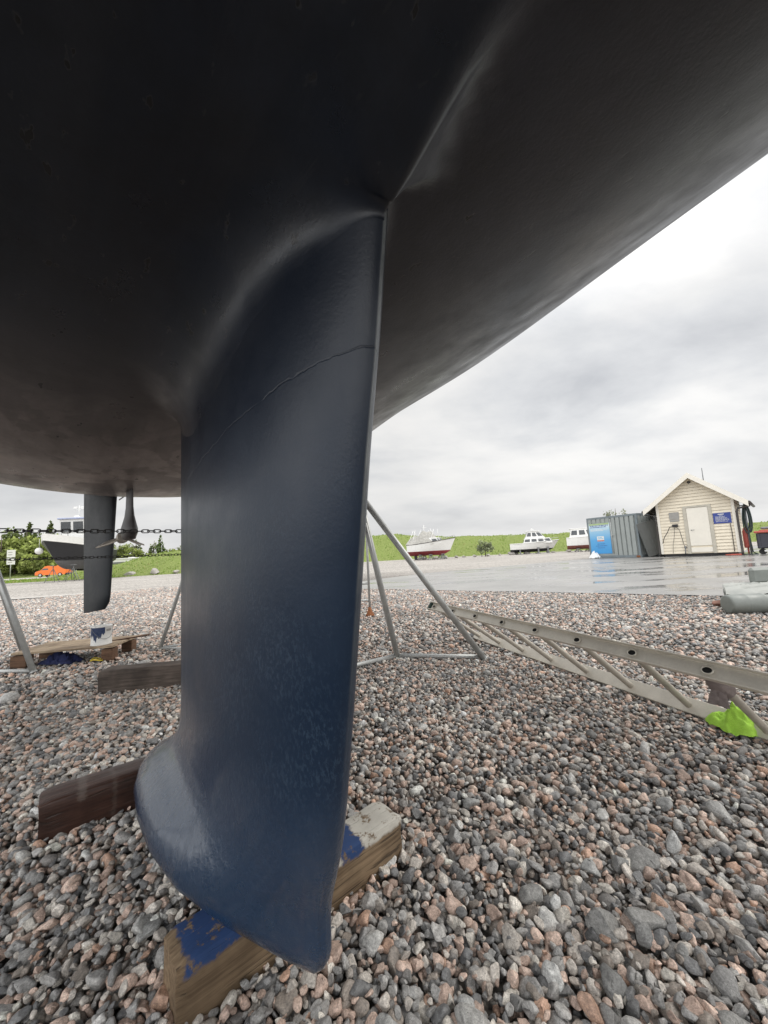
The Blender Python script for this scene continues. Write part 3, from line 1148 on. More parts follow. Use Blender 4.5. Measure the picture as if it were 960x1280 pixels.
# rudder, turned a little
LEt, LEb = Vector((-1.905, 2.72, 1.62)), Vector((-1.95, 2.72, .605))
TEt, TEb = Vector((-2.31, 2.93, 1.62)), Vector((-2.265, 2.905, .56))
rows = []
for j in range(22):
    f = j / 21
    a, b = LEt.lerp(LEb, f), TEt.lerp(TEb, f)
    if f > .9:                                   # rounded lower front corner
        q = (f - .9) / .1
        a = a.lerp(b, .16 * (1 - math.sqrt(max(0, 1 - q * q))))
    ch = (b - a)
    w = Vector((-ch.y, ch.x, 0)).normalized()
    th = .038 * (1 - .25 * f) * (1 if f < .985 else .75)
    ring = []
    for i in range(40):
        ph = 2 * PI * i / 40
        c = (1 - math.cos(ph)) / 2
        hh = th / .075 * float(fin_half(np.array(c)))
        p = a + ch * c + w * hh * (1 if i <= 20 else -1)
        ring.append(to_local(*p))
    rows.append(ring)
mb = MB()
mb.grid(rows, wrap=True)
mb.add(rows[-1], [tuple(range(40))])
tag(mb.build('rudder', M['rudder'], yacht), label='dark blue-grey spade rudder')

# drive leg with folding propeller
g0 = Vector(loc_(1.81, 0, 0)[:2] + (0,))
mb = MB()
rows = []
for zz_, chd, th in ((1.46, .17, .015), (1.36, .165, .012), (1.28, .16, .012), (1.22, .165, .014), (1.17, .18, .020), (1.13, .20, .030), (1.10, .22, .038), (1.075, .225, .039), (1.055, .20, .032), (1.04, .15, .03), (1.033, .08, .01)):
    ring = []
    for i in range(28):
        ph = 2 * PI * i / 28
        ring.append((g0.x + .06 - chd * .5 + chd * (1 + math.cos(ph)) / 2, g0.y + th * math.sin(ph), zz_))
    rows.append(ring)
mb.grid(rows, wrap=True)
mb.add(rows[-1], [tuple(range(28))])
leg = mb.build('drive_leg', M['leg'], yacht)
mb = MB()
mb.lathe([(.030, 0), (.034, .03), (.03, .07), (.016, .10), (.004, .112)], (g0.x - .11, g0.y, 1.065), 20, (-1, 0, -.10))
hub = mb.build('propeller_hub', M['bronze'], leg)
for sgn, drop in ((1, -.035), (-1, -.045)):
    mb = MB()
    rows = []
    for j in range(9):
        f = j / 8
        c = Vector((g0.x - .15 - .05 * f, g0.y + sgn * (.02 + .105 * f), 1.055 + drop * f * 1.1))
        w = .032 * math.sin(PI * (.18 + .80 * f)) + .004
        rows.append([c + Vector((w, 0, -w * .4)), c + Vector((0, 0, .006)), c + Vector((-w, 0, w * .4)), c + Vector((0, 0, -.004))])
    mb.grid(rows, wrap=True)
    mb.build('propeller_blade', M['bronze'], leg)
mb = MB()
mb.tube([to_local(-1.66, 2.50, 1.50), to_local(-1.655, 2.50, 1.16)], .006, 8)
mb.tube([to_local(-1.66, 2.50, 1.375), to_local(-1.93, 2.78, 1.375)], .004, 8)
mb.build('guard_rod', M['black'], yacht)


# ------------------------------------------------------------------ props and chain
def jack_stand(name, label, apex, feet, bars, up_to=None, r=.024, group='tubular props under the yacht'):
    c = sum((Vector(f) for f in feet), Vector()) / len(feet)
    t = empty(name, (c.x, c.y, 0), label=label, cat='boat stand', group=group)
    L = lambda p: Vector(p) - Vector((c.x, c.y, 0))
    a = L(apex)
    for f in feet:
        f = L(f)
        mb = MB()
        d = (f - a).normalized()
        mb.tube([a + Vector((d.x, d.y, 0)) * .03, f], r, 14)
        mb.lathe([(r * 1.2, -.006), (r * 1.2, .006)], f, 14, d)
        mb.build('leg', M['galv'], t)
    for i, j in bars:
        p, q = L(feet[i]), L(feet[j])
        mb = MB()
        mb.tube([p + (q - p) * .02 + Vector((0, 0, .012)), q + (p - q) * .02 + Vector((0, 0, .012))], r * .72, 12)
        mb.build('base_bar', M['galv'], t)
    mb = MB()
    mb.lathe([(r * 1.5, -.10), (r * 1.5, .05)], a, 16)
    mb.build('collar', M['galv_dark'], t)
    if up_to:
        top = L((apex[0], apex[1], up_to))
        mb = MB()
        mb.tube([a, top - Vector((0, 0, .03))], r * .8, 12)
        mb.build('jack_screw', M['galv'], t)
        mb = MB()
        mb.box(top - Vector((0, 0, .02)), (.18, .18, .03), bevel=.008)
        mb.build('pad', M['black'], t)
    return t


AP = Vector((-.185, 2.90, 1.32))
st = jack_stand('boat_stand', 'grey tubular boat stand with splayed legs right of the keel, before the ladder', AP, [(.045, 3.33, .012), (.722, 3.146, .012), (-.86, 2.72, .012)], [(0, 1), (0, 2)], hull_z(AP.x, AP.y) - .004)
mb = MB()
mb.tube([Vector((-.15, 2.95, 1.12)) - st.location, Vector((.012, 3.28, .20)) - st.location], .013, 10)
mb.build('brace', M['galv'], st)
jack_stand('boat_stand', 'grey tubular boat stand at the far left edge, its foot by the pallet', (-3.80, 3.55, 1.42), [(-3.155, 3.496, .012), (-4.1, 3.62, .012), (-3.9, 4.2, .012)], [(0, 1), (0, 2)], hull_z(-3.80, 3.55) - .004)
jack_stand('boat_stand', 'thin grey boat stand behind the far timber beam, left of the keel', (-1.98, 4.16, 1.30), [(-2.422, 4.144, .012), (-1.75, 4.55, .012), (-1.55, 3.9, .012)], [(0, 1), (0, 2)], hull_z(-1.98, 4.16) - .004, r=.018)

# scaffold trestle far behind the keel
tr = empty('work_trestle', (-.28, 5.62, 0), label='slim grey steel work trestle standing on a rusty foot behind the keel', cat='trestle')
for dx, dy in ((0, 0), (-1.15, .35)):
    mb = MB()
    mb.tube([(dx, dy, .05), (dx + .005, dy, .9), (dx + .012, dy, 1.42), (dx + .03, dy, 1.58)], .017, 10)
    pl = mb.build('upright', M['galv'], tr)
    mb = MB()
    mb.lathe([(.06, .0), (.062, .012), (.05, .035), (.03, .07), (.022, .12)], (dx, dy, .005), 14)
    mb.build('foot', M['rust'], pl)
for z_ in (.22, .46, 1.50):
    mb = MB()
    mb.tube([(0, 0, z_), (-1.15, .35, z_)], .015, 10)
    mb.build('crossbar', M['galv'], tr)


def chain(name, label, p, q, pitch, wire):
    mb = MB()
    p, q = Vector(p), Vector(q)
    d = q - p
    Ln = d.length
    n = int(Ln / pitch)
    d.normalize()
    side = d.cross(Vector((0, 0, 1))).normalized()
    for i in range(n + 1):
        f = i / n
        sag = -.02 * 4 * f * (1 - f)
        c = p + d * Ln * f + Vector((0, 0, sag))
        ang = (i % 2) * PI / 2 + .35 + .25 * math.sin(i * 1.7)
        w = (Vector((0, 0, 1)) * math.cos(ang) + side * math.sin(ang))
        a, b = pitch * .5 + wire * .9, wire * 1.75
        pts = []
        for k in range(14):
            t = 2 * PI * k / 14
            cx_, sy_ = math.cos(t), math.sin(t)
            ex = (a - b) * (1 if cx_ > 0.01 else -1 if cx_ < -.01 else 0) + b * cx_
            pts.append(c + d * ex + w * b * sy_)
        mb.tube(pts, wire * .5, 7, closed=True)
    o = mb.build(name, M['chain'])
    return tag(o, label, 'chain')


chain('chain', 'dark steel chain stretched level below the yacht, upper of two', (-2.25, 1.07, 1.085), (-.21, 2.87, 1.075), .026, .0050)
chain('chain', 'thinner dark chain stretched below the thick one, lower of two', (-2.25, 1.07, .965), (-.21, 2.87, .945), .015, .0028)
jack_stand('boat_stand', 'tubular boat stand under the yacht to the left, holding the chain ends', (-2.27, 1.05, 1.30), [(-2.9, 1.15, .012), (-2.55, .5, .012), (-2.0, 1.5, .012)], [(0, 1), (0, 2)], hull_z(-2.27, 1.05) - .004)


# ------------------------------------------------------------------ timbers
def timber(name, label, p0, ang, L, w, h, mat, seed, zc):
    mb = MB()
    nseg = 26
    rows = []
    bv = .008
    prof_ = []
    for cy_, cz_, a0 in ((1, 1, 0), (-1, 1, 90), (-1, -1, 180), (1, -1, 270)):
        for a in (0, 45, 90):
            an = math.radians(a0 + a)
            prof_.append((cy_ * (w / 2 - bv) + bv * math.cos(an), cz_ * (h / 2 - bv) + bv * math.sin(an)))
    # extra points along the sides
    full = []
    for i in range(len(prof_)):
        a, b = prof_[i], prof_[(i + 1) % len(prof_)]
        full.append(a)
        if math.hypot(a[0] - b[0], a[1] - b[1]) > .03:
            for k in (1, 2, 3):
                full.append((a[0] + (b[0] - a[0]) * k / 4, a[1] + (b[1] - a[1]) * k / 4))
    for i in range(nseg + 1):
        x = L * i / nseg
        e = .006 if i in (0, nseg) else 0
        row = []
        for (y, z) in full:
            f = 1 - e / max(w, h) * 2
            nz = mnoise.noise(Vector((x * 7 + seed, y * 40, z * 40))) * .0035 + mnoise.noise(Vector((x * 40 + seed, y * 90, z * 90))) * .0015
            rr_ = math.hypot(y, z)
            row.append((x + (mnoise.noise(Vector((y * 60, z * 60, seed))) * .004 if i in (0, nseg) else 0), y * f * (1 + nz / rr_), z * f * (1 + nz / rr_)))
        rows.append(row)
    mb.grid(rows, wrap=True)
    k = len(full)
    mb.add(rows[0], [tuple(range(k))[::-1]])
    mb.add(rows[-1], [tuple(range(k))])
    o = mb.build(name, mat, sharp=38)
    bm = bmesh.new()
    bm.from_mesh(o.data)
    bmesh.ops.recalc_face_normals(bm, faces=bm.faces)
    bm.to_mesh(o.data)
    bm.free()
    n_ = Vector((-math.sin(ang), math.cos(ang)))
    c = Vector(p0) + n_ * w / 2
    o.location = (c.x, c.y, zc)
    o.rotation_euler = (0, 0, ang)
    return tag(o, label, 'timber beam', 'timber beams under the yacht')


timber('timber_beam', 'honey-brown timber beam with blue and white paint patches under the keel bulb', (-.444, .822), math.atan2(.398, .441), .60, .108, .15, M['beam_a'], 1.3, .037)
timber('timber_beam', 'dark brown wet timber beam flecked with white, under the rear of the keel bulb', (-1.185, 1.352), math.atan2(.155, .19), .80, .13, .155, M['beam_b'], 5.1, .040)
timber('timber_beam', 'grey-brown timber beam lying in front of the pallet, far left of keel', (-2.10, 2.835), math.atan2(.075, .56), 1.25, .14, .17, M['beam_c'], 9.7, .070)

# ------------------------------------------------------------------ ladder on its edge
LB = Vector((.833, 3.785, .048))
LD = Vector((.332, -.943, 0)).normalized()


def low_pt(s):
    return LB + LD * s


def up_pt(s):
    t = s / 2.4
    return low_pt(s) + Vector((-.425, -.152, .315)).lerp(Vector((-.280, -.098, .285)), t)


lad = empty('ladder', LB, label='long aluminium ladder lying on its edge on the gravel, right', cat='ladder')
l0 = lambda p: Vector(p) - LB
END = 3.35


def rail(pt, s0, s1, out, mat):
    mb = MB()
    a, b = l0(pt(s0)), l0(pt(s1))
    ax = (b - a).normalized()
    rg = (l0(up_pt(1.2)) - l0(low_pt(1.2))).normalized()
    pv = ax.cross(rg).normalized()
    if pv.z < 0:
        pv = -pv
    rg2 = pv.cross(ax).normalized()
    if rg2.dot(rg) < 0:
        rg2 = -rg2
    R = Matrix((ax, pv, rg2)).transposed()
    mid = (a + b) / 2
    Ln = (b - a).length
    mb.box(mid, (Ln, .068, .004), R)
    for sg in (-1, 1):
        mb.box(mid + pv * sg * .0345 + rg2 * out * .011, (Ln - .002, .006, .024), R, bevel=.0015)
        mb.box(mid + pv * sg * .0300 + rg2 * out * .0035, (Ln - .004, .010, .003), R)
    o = mb.build('rail', mat, lad)
    return o, ax, pv, rg2


up_rail, AX, PV, RG = rail(up_pt, -.06, END, 1, M['alu'])
lo_rail, *_ = rail(low_pt, -.10, END, -1, M['alu'])
for i in range(11):
    s_ = .02 + .31 * i
    a, b = l0(low_pt(s_)), l0(up_pt(s_))
    d = (b - a).normalized()
    mb = MB()
    mb.tube([a, b + d * .002], .0165, 16, caps=False)
    ru = mb.build('rung', M['alu_in'], lad)
    # rung mouth in the outer face of the upper rail
    mb = MB()
    pts = [b + RG * .0085 + AX * .021 * math.cos(2 * PI * k / 20) + PV * .0155 * math.sin(2 * PI * k / 20) for k in range(20)]
    mb.tube(pts, .0032, 6, closed=True)
    mb.add([b + RG * .0045 + AX * .020 * math.cos(2 * PI * k / 20) + PV * .0148 * math.sin(2 * PI * k / 20) for k in range(20)], [tuple(range(20))], 1)
    mb.build('rung_end', [M['alu'], M['dark']], ru)
mb = MB()
e = l0(up_pt(-.06))
mb.box(e + AX * .01, (.05, .080, .036), Matrix((AX, PV, RG)).transposed(), bevel=.012)
mb.build('end_cap', M['green_cap'], lad)
mb = MB()
e = l0(low_pt(-.10))
mb.box(e + AX * .01, (.05, .078, .036), Matrix((AX, PV, RG)).transposed(), bevel=.012)
mb.build('end_cap', M['galv_dark'], lad)


def crumple(name, label, cat, c, rx, ry, h, mat, seed, amp=.5, rot=0.0, profile=None):
    mb = MB()
    rows = []
    NR, NT = 16, 44
    for i in range(NR + 1):
        f = i / NR
        row = []
        for j in range(NT):
            a = 2 * PI * j / NT
            ed = 1 + .28 * mnoise.noise(Vector((math.cos(a) * 1.3 + seed, math.sin(a) * 1.3, 0))) + .12 * math.sin(3 * a + seed)
            x, y = math.cos(a) * rx * f * ed, math.sin(a) * ry * f * ed
            rid = 1 - abs(mnoise.noise(Vector((x * 16 + seed, y * 16, seed)))) * 2
            rid2 = 1 - abs(mnoise.noise(Vector((x * 38 + seed, y * 38, seed + 4)))) * 2
            z = h * (1 - f ** 1.6) * (.6 + amp * rid) + h * .30 * rid2 * (1 - f * .5) + .004
            row.append((x * math.cos(rot) - y * math.sin(rot), x * math.sin(rot) + y * math.cos(rot), max(z, .003)))
        rows.append(row)
    mb.grid(rows, wrap=True)
    o = mb.build(name, mat)
    o.location = c
    return tag(o, label, cat)


p = low_pt(2.06)
crumple('cleaning_rag', 'crumpled lime green cleaning rag lying over the lower ladder rail', 'rag', (p.x - .005, p.y - .02, .012), .088, .10, .085, M['rag_green'], 2.2, .55, .4)
# grey cloth tied round a rung
sA = .02 + .31 * 7
a, b = low_pt(sA), up_pt(sA)
d = (b - a).normalized()
mb = MB()
rows = []
sd1 = d.cross(Vector((0, 0, 1))).normalized()
sd2 = sd1.cross(d).normalized()
for i in range(14):
    f = i / 13
    c = a + d * ((b - a).length * (.66 + .31 * f))
    row = []
    for j in range(26):
        an = 2 * PI * j / 26
        r_c = .026 + .012 * math.sin(PI * f) + .008 * mnoise.noise(Vector((math.cos(an) * 2, math.sin(an) * 2, f * 6))) + .004 * math.sin(f * 40 + an)
        row.append(c + (sd1 * math.cos(an) + sd2 * math.sin(an)) * r_c)
    rows.append(row)
mb.grid(rows, wrap=True)
hang = a + d * ((b - a).length * .80)
rows = []
for i in range(9):
    f = i / 8
    row = []
    for j in range(9):
        g_ = j / 8 - .5
        w = .05 * (1 + .5 * f)
        q = hang + LD * (g_ * w) - Vector((.02, .012, 0)) * (1 + f) + Vector((0, 0, -.06 * f - .015))
        q += Vector((1, 1, 0)) * .012 * mnoise.noise(Vector((g_ * 5, f * 4, 2))) + sd1 * .010 * math.sin(g_ * 12) * f
        row.append(q)
    rows.append(row)
mb.grid(rows)
tag(mb.build('tied_cloth', M['rag_grey']), 'mauve-grey cloth knotted round a ladder rung above the green rag', 'cloth')

# ------------------------------------------------------------------ pallet, paint tin and bits
PA = math.atan2(.113, .863)
pal = empty('wood_pallet', (-3.523, 3.657, 0), PA, label='small pale wooden pallet on dark blocks, carrying the paint tin', cat='pallet')
for i in range(5):
    mb = MB()
    mb.box((.435, .05 + i * .103, .139), (.875, .092, .020), bevel=.002)
    mb.build('deck_board', M['pallet'], pal)
for x in (.06, .82):
    for y in (.055, .41):
        mb = MB()
        mb.box((x, y, .064), (.135 if x < .5 else .10, .10, .108), bevel=.004)
        mb.build('block', M['block'], pal)
can = empty('paint_tin', (-2.83, 3.86, .1495), .6, label='white paint tin with dark navy drips standing on the pallet', cat='paint tin')
mb = MB()
mb.lathe([(.084, .0), (.088, .003), (.088, .008), (.085, .012), (.085, .168), (.088, .172), (.088, .180), (.078, .180), (.078, .03), (.01, .03)], (0, 0, 0), 36)
cb = mb.build('can_body', M['white'], can)
mb = MB()
rows = []
for j in range(28):
    a = math.radians(-165 + 95 * j / 27)
    ln = .05 + .075 * abs(mnoise.noise(Vector((j * .33, .7, 0)))) * 1.4 + (.05 if 8 < j < 15 else 0)
    rows.append([(.0862 * math.cos(a), .0862 * math.sin(a), .169), (.0864 * math.cos(a), .0864 * math.sin(a), .169 - ln * .5), (.0862 * math.cos(a), .0862 * math.sin(a), .169 - ln)])
mb.grid(rows)
mb.build('paint_drip', M['gel_stripe'], can)
mb = MB()
rows = []
for j in range(14):
    a = math.radians(-62 + 34 * j / 13)
    rows.append([(.0861 * math.cos(a), .0861 * math.sin(a), .150), (.0861 * math.cos(a), .0861 * math.sin(a), .128)])
mb.grid(rows)
mb.build('label_mark', M['grey_sign'], can)
mb = MB()
mb.tube([(.089 * math.cos(a), .089 * math.sin(a), .160 - .10 * math.sin(PI * k / 16)) for k, a in enumerate([math.radians(-150 + 170 * q / 16) for q in range(17)])], .0018, 6)
mb.build('handle', M['galv_dark'], can)
mb = MB()
mb.box((0, 0, 0), (.36, .035, .012), bevel=.004)
mb.box((.15, 0, .004), (.10, .06, .010), bevel=.004)
o = mb.build('stirring_stick', M['block'])
o.location = (-2.70, 4.06, .158)
o.rotation_euler = (0, math.radians(-4), PA + .15)
tag(o, 'dark wooden stirring stick lying on the pallet behind the paint tin', 'stick')
crumple('blue_cloth', 'dark blue crumpled cloth stuffed under the front of the pallet', 'cloth', (-3.16, 3.80, .004), .17, .11, .095, M['cloth_blue'], 4.4, .5)
mb = MB()
mb.tube([(.12 * math.cos(t) * .5, .05 * math.sin(t), .022 + .008 * math.sin(3 * t)) for t in [k * .35 for k in range(18)]], .007, 7)
o = mb.build('yellow_strap', M['rope_y'])
o.location = (-2.80, 3.78, .006)
tag(o, 'scrap of yellow strap on the gravel beside the pallet block', 'strap')

# ------------------------------------------------------------------ folded inflatable dinghy at the right edge
din = empty('inflatable_dinghy', (3.74, 4.38, 0), math.atan2(-.12, .99), label='grey deflated inflatable dinghy lying on the gravel at the right edge', cat='dinghy')


def fab_tube(path, rad, n=30, seed=0, squash=.92):
    rows = []
    for i, (p, r) in enumerate(zip(path, rad)):
        row = []
        for j in range(n):
            a = 2 * PI * j / n
            w = 1 + .035 * mnoise.noise(Vector((p[0] * 6 + seed, math.cos(a) * 2, math.sin(a) * 2)))
            row.append((p[0], p[1] + r * math.cos(a) * w, max(.004, p[2] + r * squash * math.sin(a) * w)))
        rows.append(row)
    return rows


rx = [.004, .0, .006, .02, .10, .17, .178, .186, .26, .34, .352, .362, .40, .7, 1.2, 1.7]
rd = [.0006, .09, .104, .110, .113, .113, .117, .113, .113, .113, .118, .112, .098, .098, .10, .10]
mb = MB()
rows = fab_tube([(x, 0, .105) for x in rx], rd, seed=1)
mb.grid(rows, wrap=True)
mb.build('side_tube', M['pvc'], din)
mb = MB()
rows = fab_tube([(x + .62, .85, .12) for x in rx], [r * 1.15 for r in rd], seed=5)
mb.grid(rows, wrap=True)
mb.build('side_tube', M['pvc'], din)
mb = MB()
rows = []
for i in range(30):
    u = i / 29
    row = []
    for j in range(34):
        w = j / 33
        x = .03 + .55 * w * .9 + u * 1.5
        y = .02 + .80 * w
        fold = 1 - abs(mnoise.noise(Vector((x * 2.2, y * 5.0, 3)))) * 2
        z = .205 + .035 * w + .11 * (fold - .5) * math.sin(PI * min(1, w * 1.0)) + .02 * mnoise.noise(Vector((x * 11, y * 9, 0)))
        row.append((x, y, z))
    rows.append(row)
mb.grid(rows)
mb.build('floor_fabric', M['pvc_l'], din)
mb = MB()
mb.box((1.02, .78, .33), (.42, .08, .20), Matrix.Rotation(.15, 3, 'Z'), bevel=.03)
mb.build('seat_cushion', M['pvc'], din)
mb = MB()
v, f = stone_shape(2, np.random.default_rng(8))
mb.add([tuple(q * .085) for q in v], [tuple(t) for t in f], 0, True)
o = mb.build('brown_stone', M['brick'])
o.location = (4.02, 4.80, .05)
tag(o, 'reddish brown stone at the gravel edge beside the dinghy', 'stone')


# ------------------------------------------------------------------ shed
RC, LC = Vector((14.28, 15.68)), Vector((12.44, 17.56))      # front corners
fd = (RC - LC)
SW = fd.length
SA = math.atan2(fd.y, fd.x)
shed = empty('wooden_shed', (LC.x, LC.y, .012), SA, label='cream weatherboarded gable shed with a closed white door', cat='shed')
# local: x along the front, y into the shed, z up
D_, EH, RH = 3.2, 2.40, 3.48
mb = MB()
zf = .12


def siding(x0, x1, yq, holes=(), gable=False, side=None, length=None):
    z = zf
    while z < (RH if gable else EH) - .01:
        z1 = min(z + .135, RH)
        segs = [(x0, x1)]
        for hx0, hx1, hz0, hz1 in holes:
            if z1 > hz0 + .001 and z < hz1 - .001:
                ns = []
                for a, b in segs:
                    if a < hx0:
                        ns.append((a, min(b, hx0)))
                    if b > hx1:
                        ns.append((max(a, hx1), b))
                segs = ns
        for a, b in segs:
            if gable and z1 > EH:
                sl = (RH - EH) / (SW / 2)
                lim = lambda zz_: (SW / 2 - (RH - zz_) / sl, SW / 2 + (RH - zz_) / sl)
                za = max(z, EH)
                la, lb = lim(za)
                ta, tb = lim(z1 - .001)
                q = [(max(a, la), -.030, z), (min(b, lb), -.030, z), (min(b, tb), -.006, z1), (max(a, ta), -.006, z1)]
                if q[1][0] <= q[0][0]:
                    continue
                mb.add(q, [(0, 1, 2, 3)])
                mb.add([(q[0][0], -.0305, z + .014), (q[1][0], -.0305, z + .014), (q[1][0], -.0305, z), (q[0][0], -.0305, z)], [(3, 2, 1, 0)], 1)
                continue
            mb.add([(a, -.030, z), (b, -.030, z), (b, -.006, z1), (a, -.006, z1)], [(0, 1, 2, 3)])
            mb.add([(a, -.0305, z + .014), (b, -.0305, z + .014), (b, -.0305, z), (a, -.0305, z)], [(3, 2, 1, 0)], 1)
        z = z1


DX0, DX1, DZ1 = 1.02, 1.84, 2.10
siding(0, SW, 0, [(DX0 - .02, DX1 + .02, 0, DZ1 + .02)], True)
# body behind the boards, side walls and back
sl = (RH - EH) / (SW / 2)
mb.add([(0, 0, zf), (SW, 0, zf), (SW, 0, EH), (SW / 2, 0, RH), (0, 0, EH)], [(0, 1, 2, 3, 4)])
mb.add([(0, D_, zf), (SW, D_, zf), (SW, D_, EH), (SW / 2, D_, RH), (0, D_, EH)], [(4, 3, 2, 1, 0)])
for xx, sg in ((0, -1), (SW, 1)):
    z = zf
    while z < EH - .01:
        z1 = min(z + .135, EH)
        mb.quad((xx + sg * .028, 0.0, z), (xx + sg * .028, D_, z), (xx + sg * .006, D_, z1), (xx + sg * .006, 0.0, z1))
        z = z1
mb.build('wall', [M['cream'], M['board_shadow']], shed)
mb = MB()
mb.box((SW / 2, D_ / 2, .05), (SW - .15, D_ - .15, .12))
mb.build('base', M['black'], shed)
for xx in (.035, SW - .035):
    mb = MB()
    mb.box((xx, -.038, (zf + EH) / 2), (.10, .022, EH - zf), bevel=.003)
    mb.build('corner_board', M['cream_trim'], shed)
# roof with bargeboards
ov, fo = .42, .38
pitch = math.atan2(RH - EH, SW / 2)
for sg in (-1, 1):
    mb = MB()
    cx_ = SW / 2
    ex, ez = SW / 2 + ov, EH - ov * sl
    a, b = Vector((cx_, 0, RH + .09)), Vector((cx_ + sg * ex, 0, ez + .09))
    th = Vector((0, 0, -.05))
    y0, y1 = -fo, D_ + .25
    P = lambda p, y: (p.x, y, p.z)
    vs = [P(a, y0), P(b, y0), P(b, y1), P(a, y1), P(a + th, y0), P(b + th, y0), P(b + th, y1), P(a + th, y1)]
    fs = [(0, 1, 2, 3), (4, 7, 6, 5), (0, 4, 5, 1), (2, 6, 7, 3), (1, 5, 6, 2), (0, 3, 7, 4)]
    mb.add(vs, fs)
    rf = mb.build('roof', M['roof'], shed)
    mb = MB()
    a2, b2 = a + Vector((0, 0, .015)), b + Vector((sg * .03, 0, .0))
    for yy in (y0 - .024,):
        hgt = Vector((0, 0, -.235))
        q = [a2, b2, b2 + hgt, a2 + hgt]
        mb.add([(p.x, yy, p.z) for p in q] + [(p.x, yy + .02, p.z) for p in q], [(0, 1, 2, 3), (7, 6, 5, 4), (0, 4, 5, 1), (3, 2, 6, 7), (1, 5, 6, 2)])
    mb.build('bargeboard', M['cream_trim'], rf)
    mb = MB()
    q0, q1 = a + Vector((0, 0, -.075)), b + Vector((0, 0, -.075))
    mb.add([(q0.x, y0, q0.z), (q1.x, y0, q1.z), (q1.x, 0, q1.z), (q0.x, 0, q0.z)], [(0, 1, 2, 3)])
    mb.build('soffit', M['cream_trim'], rf)
    # gutter and downpipe
    mb = MB()
    mb.tube([(b.x + sg * .05, y0 + .05, b.z - .07), (b.x + sg * .05, y1, b.z - .07)], .055, 12)
    gt = mb.build('gutter', M['gutter'], shed)
    mb = MB()
    px_ = 0 if sg < 0 else SW
    mb.tube([(b.x + sg * .05, -.02, b.z - .10), (b.x + sg * .04, -.05, b.z - .20), (px_ + sg * .10, -.07, b.z - .27), (px_ + sg * .06, -.085, b.z - .40), (px_ + sg * .06, -.085, 1.2 if sg > 0 else .9), (px_ + sg * .06, -.085, .14), (px_ + sg * .06, -.15, .07)], .038 if sg > 0 else .026, 12)
    mb.build('downpipe', M['gutter'], gt)
# door, frame, handle
mb = MB()
mb.box(((DX0 + DX1) / 2, -.020, (.42 + DZ1) / 2), (DX1 - DX0 - .10, .03, DZ1 - .42 - .05), bevel=.003)
dr = mb.build('door', M['cream_door'], shed)
mb = MB()
mb.lathe([(.022, 0), (.022, .012)], (DX0 + .14, -.035, 1.12), 14, (0, -1, 0))
mb.tube([(DX0 + .14, -.046, 1.12), (DX0 + .14, -.085, 1.12), (DX0 + .25, -.085, 1.12)], .010, 8)
mb.build('handle', M['galv_dark'], dr)
mb = MB()
mb.box(((DX0 + DX1) / 2, -.022, .27), (DX1 - DX0 - .10, .024, .20))
mb.build('door_step_board', M['cream_door'], shed)
for nm, c, sz in (('door_frame', (DX0 - .015, -.040, (zf + DZ1) / 2), (.12, .03, DZ1 - zf + .02)), ('door_frame', (DX1 + .015, -.040, (zf + DZ1) / 2), (.12, .03, DZ1 - zf + .02)), ('door_frame', ((DX0 + DX1) / 2, -.036, DZ1 + .03), (DX1 - DX0 + .14, .036, .085))):
    mb = MB()
    mb.box(c, sz, bevel=.004)
    mb.build(nm, M['trim_grey'], shed)
# blue notice with rows of small white print
mb = MB()
mb.box((2.215, -.042, 1.54), (.56, .012, .44), bevel=.002)
sg_ = mb.build('notice_board', M['blue_sign'], shed)
tag(sg_, label='blue notice board with white print beside the shed door')
mb = MB()
rg = random.Random(4)
mb.box((2.19, -.051, 1.70), (.20, .003, .030))
mb.box((2.19, -.051, 1.66), (.11, .003, .018))
for r in range(8):
    x = 2.00
    z = 1.605 - r * .030
    while x < 2.42:
        w = rg.uniform(.018, .07)
        if x + w > 2.44 - (rg.random() < .3) * .12:
            break
        mb.box((x + w / 2, -.051, z), (w, .003, .0115))
        x += w + .012
mb.build('notice_lettering', M['white'], sg_)
# grey notices, vent, socket box, cables
mb = MB()
mb.box((.62, -.040, 1.80), (.36, .012, .30), bevel=.003)
mb.build('grey_notice', M['grey_sign'], shed)
mb = MB()
mb.box((.62, -.040, 1.585), (.33, .012, .10), bevel=.003)
mb.build('grey_notice', M['grey_sign'], shed)
mb = MB()
mb.lathe([(.055, 0), (.06, .02), (.045, .03)], (SW / 2 - .02, -.03, RH - .28), 14, (0, -1, 0))
mb.build('vent', M['gutter'], shed)
mb = MB()
mb.box((.62, -.075, 1.36), (.21, .08, .12), bevel=.012)
sb = mb.build('socket_box', M['black'], shed)
mb = MB()
mb.tube([(.56, -.10, 1.33), (.42, -.12, 1.30), (.33, -.13, 1.10), (.18, -.14, .85), (.10, -.13, .60)], .014, 8)
mb.tube([(.60, -.09, 1.31), (.54, -.08, .9), (.46, -.08, .5), (.42, -.09, .14)], .007, 6)
mb.tube([(.66, -.09, 1.31), (.76, -.11, 1.15), (.80, -.09, .85), (.84, -.08, .52), (.86, -.085, .40)], .010, 8)
mb.build('power_cable', M['black'], sb)
mb = MB()
mb.box((.88, -.07, .40), (.07, .06, .10), bevel=.01)
mb.tube([(.88, -.07, .36), (.86, -.09, .12)], .02, 8)
mb.build('water_tap', M['galv_dark'], shed)
mb = MB()
mb.tube([(2.44, -.045, 1.30), (2.455, -.05, .9), (2.45, -.05, .15)], .012, 8)
mb.build('drain_hose', M['gutter'], shed)
mb = MB()
mb.tube([(SW / 2 + .42, .6, RH - .3), (SW / 2 + .42, .6, RH + .34)], .016, 8)
mb.build('antenna', M['galv_dark'], shed)

fdir, bdir = fd.normalized(), Vector((-fd.y, fd.x)).normalized()


def shed_pt(x, y):
    p = LC + fdir * x + bdir * y
    return (p.x, p.y)


